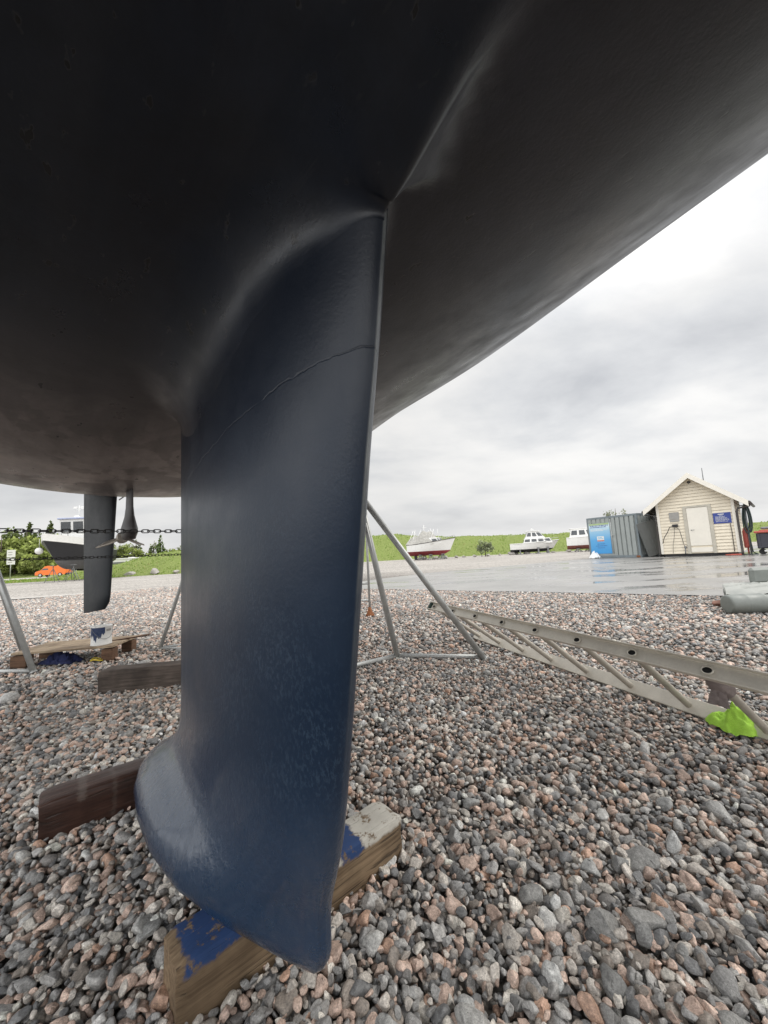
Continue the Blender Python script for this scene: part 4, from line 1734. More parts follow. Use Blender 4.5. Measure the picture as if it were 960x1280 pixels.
mb = MB()
p0 = [(-.25, -.22), (-.05, -.26), (.18, -.22), (.28, -.16), (.20, -.10), (-.1, -.13)]
mb.tube([(x, y, .02) for x, y in p0], .026, 8)
o = mb.build('red_hose', M['redhose'])
o.location = (*shed_pt(2.42, .02), .02)
o.rotation_euler = (0, 0, SA)
tag(o, 'short red hose lying on the asphalt below the blue notice', 'hose')

# hose stand right of the shed
hp = shed_pt(2.93, .10)
hs = empty('hose_stand', (*hp, .012), SA, label='post hung with coiled dark green hose at the right wall of the shed', cat='hose stand')
mb = MB()
mb.tube([(0, 0, 0), (0, 0, 2.05)], .03, 10)
mb.tube([(-.16, 0, 1.98), (.18, 0, 1.98)], .022, 8)
mb.build('post', M['galv_dark'], hs)
mb = MB()
for k in range(4):
    cx0, wd, dp = .02 + .03 * (k % 3) - .02, .085 + .013 * k, 1.0 + .05 * ((k * 5) % 4)
    pts = [(cx0 + wd * math.sin(2 * PI * i / 30) * (.55 + .45 * math.sin(PI * i / 30)), -.04 - .025 * k + .02, 1.99 - dp * (1 - math.cos(2 * PI * i / 30)) / 2) for i in range(30)]
    mb.tube(pts, .021, 8, closed=True)
mb.build('hose_coil', M['hose'], hs)
mb = MB()
mb.lathe([(.09, 0), (.11, .06), (.11, .66), (.07, .80), (.03, .84)], (-.08, .12, .02 + .25), 16)
mb.lathe([(.03, 0), (.03, .27)], (-.08, .12, 0), 10)
mb.build('red_cylinder', M['red'], hs)
mb = MB()
mb.tube([(.02, -.12, 1.05), (.03, -.10, .5), (.06, -.12, .1), (.2, -.25, .03), (-.2, -.3, .03), (-.45, -.2, .03)], .022, 8)
mb.build('hanging_hose', M['hose'], hs)

# dark wheeled box with red lid
cp = shed_pt(3.14, -.10)
cr = empty('storage_box', (*cp, .012), SA - .1, label='charcoal plastic storage box with a faded red lid, right of the shed', cat='storage box')
mb = MB()
mb.box((.55, .3, .53), (1.10, .70, .60), bevel=.03)
for x in (.08, .40, .74, 1.04):
    mb.box((x, -.058, .52), (.07, .03, .56), bevel=.008)
mb.box((.55, -.06, .30), (1.08, .028, .06), bevel=.008)
mb.build('box_body', M['crate'], cr)
mb = MB()
mb.box((.55, .3, .875), (1.2, .80, .085), bevel=.03)
mb.box((.55, .3, .93), (.9, .55, .05), bevel=.02)
mb.build('lid', M['red'], cr)
mb = MB()
mb.box((.95, -.082, .70), (.26, .02, .14), bevel=.004)
mb.box((.95, -.0945, .69), (.15, .004, .05), mi=1)
mb.build('sticker', [M['white'], M['red']], cr)
mb = MB()
mb.box((.6, .0, .14), (.85, .06, .07), bevel=.01)
mb.build('chassis_bar', M['white'], cr)
for x in (.12, 1.0):
    mb = MB()
    mb.lathe([(.10, -.035), (.115, -.02), (.115, .02), (.10, .035)], (x, .1, .115), 18, (0, 1, 0))
    mb.build('wheel', M['tyre'], cr)
mb = MB()
mb.box((.28, .25, 1.02), (.30, .22, .10), bevel=.04)
mb.build('lid_handle', M['galv_dark'], cr)

# ------------------------------------------------------------------ container
CL, CR_ = Vector((10.767, 20.571)), Vector((11.997, 18.326))
cdv = CR_ - CL
CW = cdv.length
CA = math.atan2(cdv.y, cdv.x)
con = empty('shipping_container', (CL.x, CL.y, .012), CA, label='small blue-grey shipping container with a blue poster on its door', cat='container')
CH, CD = 2.10, 2.3


def corrug(x0, x1, y, z0, z1, n, depth, axis='x', sgn=-1):
    """trapezoidal corrugation along x (or y)"""
    rows = [[], []]
    for i in range(n):
        a = x0 + (x1 - x0) * i / n
        w = (x1 - x0) / n
        for f, d in ((0, 0), (.66, 0), (.73, depth), (.88, depth), (.95, 0)):
            for r, z in zip(rows, (z0, z1)):
                r.append((a + w * f, y + sgn * -d, z) if axis == 'x' else (y + sgn * -d, a + w * f, z))
    return rows


mb = MB()
mb.grid(corrug(1.32, CW - .09, 0, .12, CH - .1, 5, .07), smooth=False)
mb.grid(corrug(.09, 1.29, .0, 1.80, CH - .1, 5, .04), smooth=False)
mb.quad((.09, .012, .12), (1.31, .012, .12), (1.31, .012, 1.80), (.09, .012, 1.80))
mb.grid(corrug(.09, CD - .09, CW, .12, CH - .1, 7, .045, 'y', 1), smooth=False, flip=True)
mb.grid(corrug(.09, CD - .09, 0, .12, CH - .1, 7, .045, 'y', -1), smooth=False)
mb.quad((0.02, CD - .02, .1), (CW - .02, CD - .02, .1), (CW - .02, CD - .02, CH - .1), (.02, CD - .02, CH - .1))
mb.quad((.02, .06, .11), (CW - .02, .06, .11), (CW - .02, .06, CH - .1), (.02, .06, CH - .1))
mb.build('wall', M['cont'], con)
mb = MB()
for x in (.05, CW - .05):
    for y in (.05, CD - .05):
        mb.box((x, y, CH / 2), (.10, .10, CH), bevel=.008)
for y in (.03, CD - .03):
    mb.box((CW / 2, y, CH - .05), (CW - .2, .07, .105), bevel=.006)
    mb.box((CW / 2, y, .06), (CW - .2, .07, .115), bevel=.006)
for x in (.03, CW - .03):
    mb.box((x, CD / 2, CH - .05), (.07, CD - .2, .105), bevel=.006)
    mb.box((x, CD / 2, .06), (.07, CD - .2, .115), bevel=.006)
mb.build('frame', M['cont_d'], con)
mb = MB()
mb.box((CW / 2, CD / 2, CH - .02), (CW - .12, CD - .12, .03))
mb.build('roof', M['cont_d'], con)
for x in (.10, CW - .12):
    mb = MB()
    mb.box((x, -.012, .05), (.16, .03, .09), bevel=.006)
    mb.build('rust_patch', M['rust'], con)
# poster
g = G('poster_face')
pz = g.xyz()[2]
g.set(Base_Color=g.ramp(g.math('ADD', g.math('MULTIPLY', g.math('SUBTRACT', pz, .2), .66), g.math('MULTIPLY', g.noise(2.5, 3), .06)), [(.05, (.05, .29, .62)), (.5, (.10, .36, .66)), (.8, (.30, .52, .70)), (1.0, (.60, .72, .76))]), Roughness=.4)
mb = MB()
mb.box((.53, -.005, 1.0), (.84, .012, 1.56))
po = mb.build('poster', g.mat, con)
po.scale = (1.31, 1, 1)
po.location = (.11 * (1 - 1.31), 0, 0)
mb = MB()
rg = random.Random(9)


def print_row(x0, x1, z, h, y, mi, m):
    x = x0
    while x < x1 - .03:
        w = min(rg.uniform(.03, .10), x1 - x)
        m.box((x + w / 2, y, z), (w, .004, h), mi=mi)
        x += w + .018


mb.box((.53, -.0125, 1.735), (.80, .004, .08), mi=2)
print_row(.16, .90, 1.66, .038, -.013, 1, mb)
print_row(.16, .84, 1.585, .038, -.013, 1, mb)
print_row(.18, .88, 1.46, .026, -.013, 0, mb)
print_row(.18, .74, 1.41, .026, -.013, 0, mb)
mb.box((.55, -.013, .98), (.28, .004, .26), mi=0)
print_row(.45, .65, 1.05, .045, -.0165, 3, mb)
print_row(.45, .66, .985, .04, -.0165, 3, mb)
mb.box((.55, -.0165, .885), (.28, .004, .05), mi=4)
print_row(.40, .74, .72, .022, -.013, 1, mb)
print_row(.34, .78, .62, .026, -.013, 1, mb)
print_row(.40, .70, .52, .022, -.013, 1, mb)
mb.build('poster_lettering', [M['white'], M['blue_sign'], plain('poster_green', (.35, .45, .22), .5), plain('poster_sky', (.25, .5, .7), .5), M['redhose']], po)
mb = MB()
mb.tube([(1.29, -.03, .2), (1.29, -.03, 1.95)], .016, 8)
mb.box((1.29, -.045, 1.12), (.05, .05, .10), bevel=.006)
mb.box((1.33, -.05, 1.14), (.14, .02, .03), bevel=.004)
mb.build('locking_bar', M['galv'], con)

cfd, cbd = cdv.normalized(), Vector((-cdv.y, cdv.x)).normalized()


def con_pt(x, y):
    p = CL + cfd * x + cbd * y
    return (p.x, p.y)


o = crumple('plastic_bag', 'white plastic bag lying at the foot of the blue poster', 'bag', (*con_pt(.40, -.22), .014), .24, .18, .30, M['white_bag'], 7.7, .5)
# racks and sheets leaning between container and shed
mb = MB()
mb.box((.40, 0, .80), (.85, .05, 1.60), Matrix.Rotation(.0, 3, 'X'), bevel=.005)
for x in (.02, .40, .78):
    mb.box((x, -.032, .80), (.04, .02, 1.56), bevel=.004)
o = mb.build('leaning_panel', M['panel'])
o.location = (*con_pt(CW + .30, .10), .02)
o.rotation_euler = (math.radians(0), math.radians(-14), CA + 1.0)
tag(o, 'dark grey sheet panel leaning against the right side of the container', 'panel')
rk = empty('pipe_rack', (*con_pt(CW + .22, 1.1), .012), CA, label='grey steel rack with crossbars standing behind the leaning panel', cat='rack')
for x in (0, .75):
    for y in (0, .7):
        mb = MB()
        mb.box((x, y, 1.0), (.06, .06, 2.0), bevel=.004)
        mb.build('upright', M['cont_d'], rk)
for z_ in (1.45, 1.68, 1.92):
    mb = MB()
    mb.box((.375, -.02, z_), (.80, .03, .10), bevel=.006)
    mb.box((.375, .70, z_), (.80, .03, .10), bevel=.006)
    mb.build('crossbar', M['galv'], rk)
bn = empty('waste_skip', (13.25, 19.6, .012), SA + .15, label='grey-green metal waste cage with a pale rail between container and shed', cat='waste cage')
mb = MB()
mb.box((0, 0, .55), (1.1, .9, 1.06), bevel=.03)
mb.box((0, -.46, 1.45), (1.1, .03, .70), bevel=.004)
mb.build('cage_body', M['panel'], bn)
mb = MB()
mb.box((0, -.50, 1.10), (1.16, .05, .07), bevel=.006)
mb.build('cage_rail', M['galv'], bn)
mb = MB()
mb.tube([(-.52, -.49, 1.8), (.0, -.49, 1.88), (.52, -.49, 1.8)], .03, 8)
mb.build('cage_rail', M['galv'], bn)
for x in (-.36, .0, .36):
    mb = MB()
    mb.box((x, -.482, 1.46), (.05, .02, .62))
    mb.build('cage_bar', M['hose'], bn)


# ------------------------------------------------------------------ boats ashore
def laid_up_boat(name, label, sternp, bowp, zk, zwl, zst, zbow, beam, mats, group=None, rake=.55, base=0.0):
    """hull parts for a small motor boat, x forward from the stern"""
    a, b = Vector(sternp), Vector(bowp)
    Lx = (b - a).length
    t = empty(name, (a.x, a.y, base), math.atan2(b.y - a.y, b.x - a.x), label=label, cat='motor boat', group=group)
    n = 22
    secs = []
    for i in range(n + 1):
        f = i / n
        bd = beam / 2 * min(1, .86 + .35 * f) * (1 - max(0, (f - .45) / .55) ** 2.3)
        bw = beam / 2 * .80 * (1 - max(0, (f - .30) / .70) ** 1.9)
        sheer = zst + (zbow - zst) * f ** 1.7
        kx = f * (Lx - rake * Lx * .22)
        dx_ = f * Lx
        keelz = zk + (zwl - zk) * max(0, (f - .72) / .28) ** 2.2 * .9
        sec = []
        for q in np.linspace(0, 1, 5):
            sec.append((kx, bw * q, keelz + (zwl - keelz) * q ** 1.4 * .98))
        for q in np.linspace(0, 1, 6)[1:]:
            sec.append((kx + (dx_ - kx) * q, bw + (bd - bw) * q ** .8, zwl + (sheer - zwl) * q))
        secs.append(sec)

    def side(rows_lo, rows_hi, mi, m):
        for sg in (1, -1):
            rows = [[(p[0], p[1] * sg, p[2]) for p in s_[rows_lo:rows_hi]] for s_ in secs]
            m.grid(rows, mi, True, flip=(sg < 0))
    m = MB()
    side(4, 10, 0, m)
    s0 = secs[0]
    ring = [(p[0], p[1], p[2]) for p in s0[4:]] + [(p[0], -p[1], p[2]) for p in reversed(s0[4:])]
    m.add(ring, [tuple(range(len(ring)))])
    m.build('topsides', mats[0], t)
    m = MB()
    side(0, 5, 0, m)
    ring = [(p[0], p[1], p[2]) for p in s0[:5]] + [(p[0], -p[1], p[2]) for p in reversed(s0[1:5])]
    m.add(ring, [tuple(range(len(ring)))])
    m.build('antifouled_bottom', mats[1], t)
    m = MB()
    rows = [[(s_[-1][0], s_[-1][1] * k, s_[-1][2] - .06) for k in (1, .5, 0, -.5, -1)] for s_ in secs]
    m.grid(rows)
    m.build('deck', mats[0], t)
    m = MB()
    for sg in (1, -1):
        m.tube([(s_[-1][0], s_[-1][1] * sg, s_[-1][2]) for s_ in secs], .03, 8)
    m.build('rubbing_strake', mats[2], t)
    return t, secs, Lx


def cabin(t, x0, x1, y, z0, X0, X1, Y, z1, mat, nwin, name='cabin', front=True):
    m = MB()
    v = [(x0, -y, z0), (x1, -y, z0), (x1, y, z0), (x0, y, z0), (X0, -Y, z1), (X1, -Y, z1), (X1, Y, z1), (X0, Y, z1)]
    m.add(v, [(0, 1, 5, 4), (1, 2, 6, 5), (2, 3, 7, 6), (3, 0, 4, 7), (4, 5, 6, 7)])
    c = m.build(name, mat, t)

    def pane(A, B, C, D, u0, u1, w0, w1):
        A, B, C, D = map(Vector, (A, B, C, D))
        nrm = (B - A).cross(D - A).normalized() * .012
        P = lambda u, w: (A.lerp(B, u)).lerp(D.lerp(C, u), w) + nrm
        m = MB()
        m.add([P(u0, w0), P(u1, w0), P(u1 - .0, w1), P(u0 + .0, w1)], [(0, 1, 2, 3)])
        m.build('window', M['glass'], c)
    for (A, B, C, D) in ((v[0], v[1], v[5], v[4]), (v[2], v[3], v[7], v[6])):
        for k in range(nwin):
            pane(A, B, C, D, (k + .14) / nwin, (k + .88) / nwin, .32, .84)
    if front:
        for k in range(2):
            pane(v[1], v[2], v[6], v[5], (k + .1) / 2, (k + .9) / 2, .25, .85)
            pane(v[3], v[0], v[4], v[7], (k + .1) / 2, (k + .9) / 2, .25, .85)
    return c


def rails(t, secs, f0, h, mat, nm='bow_rail'):
    m = MB()
    k0 = int(f0 * (len(secs) - 1))
    for sg in (1, -1):
        m.tube([(s_[-1][0] - .05, s_[-1][1] * sg * .93, s_[-1][2] + h) for s_ in secs[k0:]], .016, 6)
        for s_ in secs[k0::3]:
            m.tube([(s_[-1][0] - .05, s_[-1][1] * sg * .93, s_[-1][2] - .03), (s_[-1][0] - .05, s_[-1][1] * sg * .93, s_[-1][2] + h)], .013, 6)
    m.build(nm, mat, t)


def trestle(loc, rz, h, label, group):
    m = MB()
    for sg in (-1, 1):
        m.tube([(sg * .32, 0, 0), (sg * .06, 0, h)], .035, 8)
        m.tube([(0, sg * .30, 0), (0, sg * .04, h)], .03, 8)
    m.box((0, 0, h + .02), (.30, .30, .05))
    m.tube([(-.25, 0, h * .3), (.25, 0, h * .3)], .02, 6)
    o = m.build('boat_trestle', M['galv_dark'])
    o.location = loc
    o.rotation_euler = (0, 0, rz)
    return tag(o, label, 'trestle', group)


def place(t, x, y):
    c, s_ = math.cos(t.rotation_euler[2]), math.sin(t.rotation_euler[2])
    return t.location.x + x * c - y * s_, t.location.y + x * s_ + y * c


# A: white boat with a frame of pale covers, red bottom
A_, secs, Lx = laid_up_boat('motor_boat', 'white cabin boat with red bottom and ragged pale covers, nearest the keel', (2.45, 38.9), (6.60, 36.5), .42, .86, 1.52, 1.98, 2.0, (M['gel'], M['red_af'], M['gutter']))
cabin(A_, 1.0, 3.6, .72, 1.52, 1.35, 3.0, .58, 2.10, M['gel'], 3)
m = MB()
rg = random.Random(3)
rows = []
for i in range(15):
    f = i / 14
    row = []
    for j in range(13):
        q = j / 12 * 2 - 1
        hgt = (1 - abs(q) ** 1.25) * float(np.interp(f, [0, .18, .30, .52, .62, .80, 1.0], [.55, .95, .82, 1.42, 1.18, 1.25, .45]))
        row.append((-.05 + f * 3.0, q * .95, 1.52 + hgt + .10 * mnoise.noise(Vector((f * 6, q * 3, 1)))))
    rows.append(row)
m.grid(rows)
m.build('canvas_cover', M['canvas'], A_)
m = MB()
for i in range(11):
    x = rg.uniform(0, 2.9)
    m.tube([(x, rg.choice((-.9, .9)), 1.5), (x + rg.uniform(-.3, .3), rg.uniform(-.2, .2), rg.uniform(2.75, 3.1))], .022, 6)
m.tube([(1.6, 0, 2.2), (1.62, 0, 3.45)], .03, 6)
m.tube([(1.35, 0, 3.15), (1.9, 0, 3.15)], .02, 6)
m.build('cover_frame', M['white'], A_)
rails(A_, secs, .62, .25, M['galv'])
m = MB()
m.box((.55, 0, .30), (.32, .06, .55), bevel=.01)
m.build('rudder', M['black_af'], A_)
for x, y in ((1.3, .4), (1.3, -.5), (2.4, -.5), (3.0, .45), (3.6, -.35)):
    px_, py_ = place(A_, x, y)
    trestle((px_, py_, 0), A_.rotation_euler[2], .48, 'small grey trestle under the red-bottomed white boat', 'trestles under the red-bottomed boat')
# B: white boat with raised wheelhouse, black bottom
B_, secs, Lx = laid_up_boat('motor_boat', 'white wheelhouse boat with black bottom on posts, middle of the far row', (12.55, 39.2), (16.95, 37.9), .18, .50, 1.06, 1.26, 1.9, (M['gel'], M['black_af'], M['gel']))
cabin(B_, 1.25, 3.95, .74, 1.02, 1.4, 3.7, .66, 1.52, M['gel'], 4)
cabin(B_, 1.45, 3.35, .66, 1.50, 1.75, 2.75, .56, 2.18, M['gel'], 3, 'wheelhouse')
m = MB()
m.box((2.2, 0, 2.22), (1.35, 1.25, .06), bevel=.02)
m.tube([(2.2, 0, 2.25), (2.2, 0, 2.55)], .025, 6)
m.tube([(2.05, 0, 2.42), (2.4, 0, 2.42)], .02, 6)
m.build('wheelhouse_roof', M['gel'], B_)
rails(B_, secs, .60, .22, M['galv'])
for x, y in ((.9, -.6), (1.7, .4), (2.6, -.6), (3.5, -.35), (.5, .5)):
    px_, py_ = place(B_, x, y)
    m = MB()
    m.box((0, 0, .27), (.14, .14, .60), bevel=.01)
    m.box((0, 0, .03), (.34, .30, .06), bevel=.01)
    m.box((0, 0, .59), (.26, .20, .05), bevel=.01)
    o = m.build('support_post', M['galv_dark'])
    o.location = (px_, py_, -.0)
    o.rotation_euler = (0, 0, B_.rotation_euler[2])
    tag(o, 'grey support post under the black-bottomed white boat', 'support post', 'posts under the black-bottomed boat')
# C: pale boat with faded red bottom, partly behind the container
C_, secs, Lx = laid_up_boat('motor_boat', 'white boat with faded red bottom, half hidden behind the container', (17.0, 36.4), (21.4, 34.4), .25, .62, 1.34, 1.55, 2.0, (M['gel'], M['rose_af'], M['gel']))
cabin(C_, .25, 3.2, .80, 1.30, .45, 2.7, .66, 2.10, M['gel'], 4)
m = MB()
m.box((1.5, 0, 2.13), (2.4, 1.4, .06), bevel=.02)
m.build('cabin_roof', M['gel'], C_)
rails(C_, secs, .55, .25, M['galv'])
for x, y in ((.9, -.4), (1.8, .4), (2.6, -.4)):
    px_, py_ = place(C_, x, y)
    trestle((px_, py_, 0), C_.rotation_euler[2], .30, 'low trestle under the half hidden boat beside the container', 'trestles under the half hidden boat')

# workboat on the left, bow towards the yard
F_, secs, Lx = laid_up_boat('work_boat', 'large black and white workboat on stands behind the rudder', (-27.7, 37.5), (-26.4, 29.6), 1.0, 1.75, 2.7, 3.35, 3.3, (M['navy_hull'], M['grey_hull'], M['white']), rake=.8)
F_['category'] = 'workboat'
m = MB()
for sg in (1, -1):
    rows = [[(s_[-1][0], s_[-1][1] * sg * 1.004, s_[-1][2] - .05), (s_[-1][0] + .05, s_[-1][1] * sg * 1.03, s_[-1][2] + .52)] for s_ in secs[4:]]
    m.grid(rows, 0, True, flip=(sg < 0))
    rows = [[(s_[-1][0], s_[-1][1] * sg * .99, s_[-1][2] - .05), (s_[-1][0] + .05, s_[-1][1] * sg * 1.01, s_[-1][2] + .52)] for s_ in secs[4:]]
    m.grid(rows, 0, True, flip=(sg > 0))
m.build('bulwark', M['white'], F_)
wz = 3.0
cabin(F_, 2.5, 4.9, 1.05, 2.65, 2.5, 4.7, 1.0, 3.9, M['white'], 2, 'deckhouse', front=False)
cabin(F_, 2.7, 4.5, .98, 3.85, 2.8, 4.6, .95, 5.3, M['white'], 2, 'wheelhouse')
m = MB()
m.box((3.65, 0, 5.36), (2.2, 2.15, .14), bevel=.03)
m.build('wheelhouse_roof', plain('pale_blue_roof_band', (.36, .40, .55), .5), F_)
m = MB()
m.tube([(3.6, 0, 5.4), (3.6, 0, 6.6)], .05, 8)
m.tube([(3.6, -.45, 6.2), (3.6, .45, 6.2)], .03, 6)
m.box((3.6, -.3, 6.4), (.10, .34, .22), bevel=.03)
m.box((3.6, .28, 6.38), (.12, .30, .26), bevel=.03)
m.lathe([(.16, 0), (.22, .06), (.22, .18), (.12, .24)], (3.9, 0, 5.43), 14)
m.build('mast', M['white'], F_)
m = MB()
m.tube([(4.3, .9, 5.4), (4.3, .95, 7.6)], .018, 6)
m.build('antenna', M['galv'], F_)
m = MB()
for y in (-.75, .75):
    m.tube([(6.3, y, 3.2), (6.35, y, 4.0), (6.9, y * .8, 4.0), (7.0, y * .8, 3.2)], .035, 8)
m.tube([(6.35, -.75, 4.0), (6.35, .75, 4.0)], .03, 8)
m.build('deck_rail', M['galv'], F_)
m = MB()
for y in (1.66, 1.95):
    m.tube([(4.6, y * .86, 1.4), (4.3, y * .86, 3.3)], .03, 6)
for k in range(6):
    f = (k + .5) / 6
    m.tube([(4.6 - .3 * f, 1.43, 1.4 + 1.9 * f), (4.6 - .3 * f, 1.68, 1.4 + 1.9 * f)], .02, 6)
m.build('boarding_ladder', M['alu'], F_)
for (x, y, z_, r_, mt, lb) in ((7.25, -.72, 2.55, .26, 'white', 'white ball fender hanging at the workboat bow'), (2.6, 1.66, 2.1, .24, 'black', 'black ball fender hanging on the workboat side')):
    px_, py_ = place(F_, x, y)
    m = MB()
    m.lathe([(r_ * math.sin(PI * k / 12) + .004, -r_ * math.cos(PI * k / 12)) for k in range(13)], (0, 0, 0), 18)
    m.tube([(0, 0, r_), (0, 0, r_ + .7)], .015, 6)
    o = m.build('ball_fender', M[mt])
    o.location = (px_, py_, z_)
    tag(o, lb, 'fender')
for x, y in ((5.6, -.7), (5.6, .8), (2.6, -1.1), (2.6, 1.1)):
    px_, py_ = place(F_, x, y)
    m = MB()
    for k in range(3):
        an = 2 * PI * k / 3
        m.tube([(.55 * math.cos(an), .55 * math.sin(an), .02), (.05 * math.cos(an), .05 * math.sin(an), 1.05)], .024, 8)
    m.tube([(0, 0, .9), (0, 0, 1.35)], .03, 8)
    m.box((0, 0, 1.36), (.3, .3, .05))
    o = m.build('tripod_stand', M['galv_dark'])
    o.location = (px_, py_, 0)
    tag(o, 'grey tripod stand under the black workboat', 'boat stand', 'tripod stands under the workboat')

# ------------------------------------------------------------------ orange van on the road
van = empty('orange_van', (-57.6, 67.0, .01), math.radians(180 + 8), label='bright orange van parked on the road beyond the workboat bow', cat='van')
# x forward, profile in xz
prof_v = [(-2.3, .35), (-2.35, 1.0), (-2.25, 1.78), (-1.9, 1.9), (.55, 1.9), (.95, 1.8), (1.55, 1.22), (2.25, .98), (2.42, .75), (2.42, .38)]
m = MB()
rows = []
for y, sh in ((-.9, .93), (-.86, 1.0), (.86, 1.0), (.9, .93)):
    rows.append([(x * (.98 if sh < 1 else 1), y, .35 + (z - .35) * (.98 if sh < 1 else 1)) for x, z in prof_v])
m.grid(rows, smooth=False)
for r, fl in ((rows[0], False), (rows[-1], True)):
    idx = tuple(range(len(r)))
    m.add(r, [idx if fl else idx[::-1]])
m.add([rows[0][0], rows[-1][0], rows[-1][-1], rows[0][-1]], [(0, 1, 2, 3)])
m.build('body', M['orange'], van)
for sg in (-1, 1):
    m = MB()
    q = [(.35, sg * .905, 1.22), (1.40, sg * .905, 1.22), (1.0, sg * .895, 1.68), (.35, sg * .895, 1.74)]
    m.add(q, [(0, 1, 2, 3) if sg < 0 else (3, 2, 1, 0)])
    m.build('side_window', M['glass'], van)
    for x in (-1.5, 1.55):
        m = MB()
        m.lathe([(.24, -.1), (.33, -.09), (.34, 0), (.33, .09), (.24, .1)], (x, sg * .84, .34), 22, (0, 1, 0))
        w = m.build('wheel', M['tyre'], van)
        m = MB()
        m.lathe([(.20, 0), (.20, .015), (.06, .02)], (x, sg * .935, .34), 16, (0, sg, 0))
        m.build('rim', M['galv'], w)
    m = MB()
    m.box((2.32, sg * .66, .86), (.14, .34, .16), bevel=.03)
    m.build('headlight', M['white'], van)
m = MB()
m.add([(1.60, -.74, 1.225), (1.60, .74, 1.225), (1.02, .70, 1.76), (1.02, -.70, 1.76)], [(0, 1, 2, 3)])
m.build('windscreen', M['glass'], van)
m = MB()
m.box((2.40, 0, .46), (.14, 1.74, .28), bevel=.05)
m.box((-2.32, 0, .46), (.12, 1.74, .22), bevel=.04)
m.build('bumper', M['black'], van)

# ------------------------------------------------------------------ signs
def sign_post(loc, rz, h, plates, label, group=None):
    t = empty('sign_post', loc, rz, label=label, cat='road sign', group=group)
    m = MB()
    m.tube([(0, .03, 0), (0, .03, h)], .04, 8)
    m.build('post', M['galv'], t)
    for (x, z, w, hh) in plates:
        m = MB()
        m.box((x, 0, z), (w, .02, hh), bevel=.005)
        p = m.build('sign_plate', M['white'], t)
        m = MB()
        for k in range(2):
            m.box((x - w * .1, -.013, z + hh * (.18 - .34 * k)), (w * .5, .004, hh * .10))
        m.build('sign_print', M['grey_sign'], p)
    return t


sign_post((-43.8, 45, .0), math.radians(44), 3.5, [(0, 3.25, .72, .85), (0, 2.35, .72, .75)], 'white two-plate road sign on a post left of the workboat')
sign_post((-25.8, 49.2, 1.1), math.radians(28), 2.2, [(-.12, 1.6, .3, 1.1)], 'slim white marker post behind the grass bank, left of keel')

# long low white building beyond the road
bl = empty('white_building', (-56.8, 80, 0), math.radians(14), label='long low white building with grey windows behind the grass bank', cat='building')
m = MB()
m.box((6.5, 2, 1.35), (14, 4, 2.7))
m.build('wall', M['white'], bl)
m = MB()
m.box((6.5, 2, 2.78), (14.4, 4.5, .18), bevel=.03)
m.box((3, 2, 2.95), (1.2, 1, .2))
m.box((7.5, 2, 2.95), (.9, 1, .2))
m.build('roof', M['white'], bl)
for x, w in ((1.2, 2.2), (5.2, 1.4), (9.0, 2.0), (12, 1.2)):
    m = MB()
    m.box((x, -.02, 1.75), (w, .05, .75))
    m.build('window', M['panel'], bl)
m = MB()
m.box((6.5, -.03, .55), (13.9, .05, .12))
m.build('plinth_band', M['panel'], bl)

# ------------------------------------------------------------------ boulders along the bank
rb = np.random.default_rng(21)
bspots = [(-25.4, 38.2, .55), (-23.1, 38.4, .60), (-21.0, 38.7, .42), (-19.4, 39.0, .5)]
for i in range(18):
    f = i / 17
    bspots.append((3.2 + 15.5 * f + rb.uniform(-.3, .3), 40.2 - 1.6 * f + rb.uniform(-.6, .5), rb.uniform(.16, .36)))
for i, (x, y, r) in enumerate(bspots):
    v, f = stone_shape(2, rb)
    m = MB()
    m.add([(q[0] * r * 1.25, q[1] * r, q[2] * r * 1.1) for q in v], [tuple(t) for t in f], 0, True)
    o = m.build('boulder', M['stone_wall'])
    o.location = (x, y, r * .35)
    o.rotation_euler = (0, 0, rb.uniform(0, 6))
    if i < 4:
        tag(o, 'grey boulder at the foot of the grass bank left of the keel', 'boulder', 'boulders at the bank left of the keel')
    else:
        tag(o, 'pale boulder in the row along the grass bank behind the boats', 'boulder', 'boulders along the bank behind the boats')


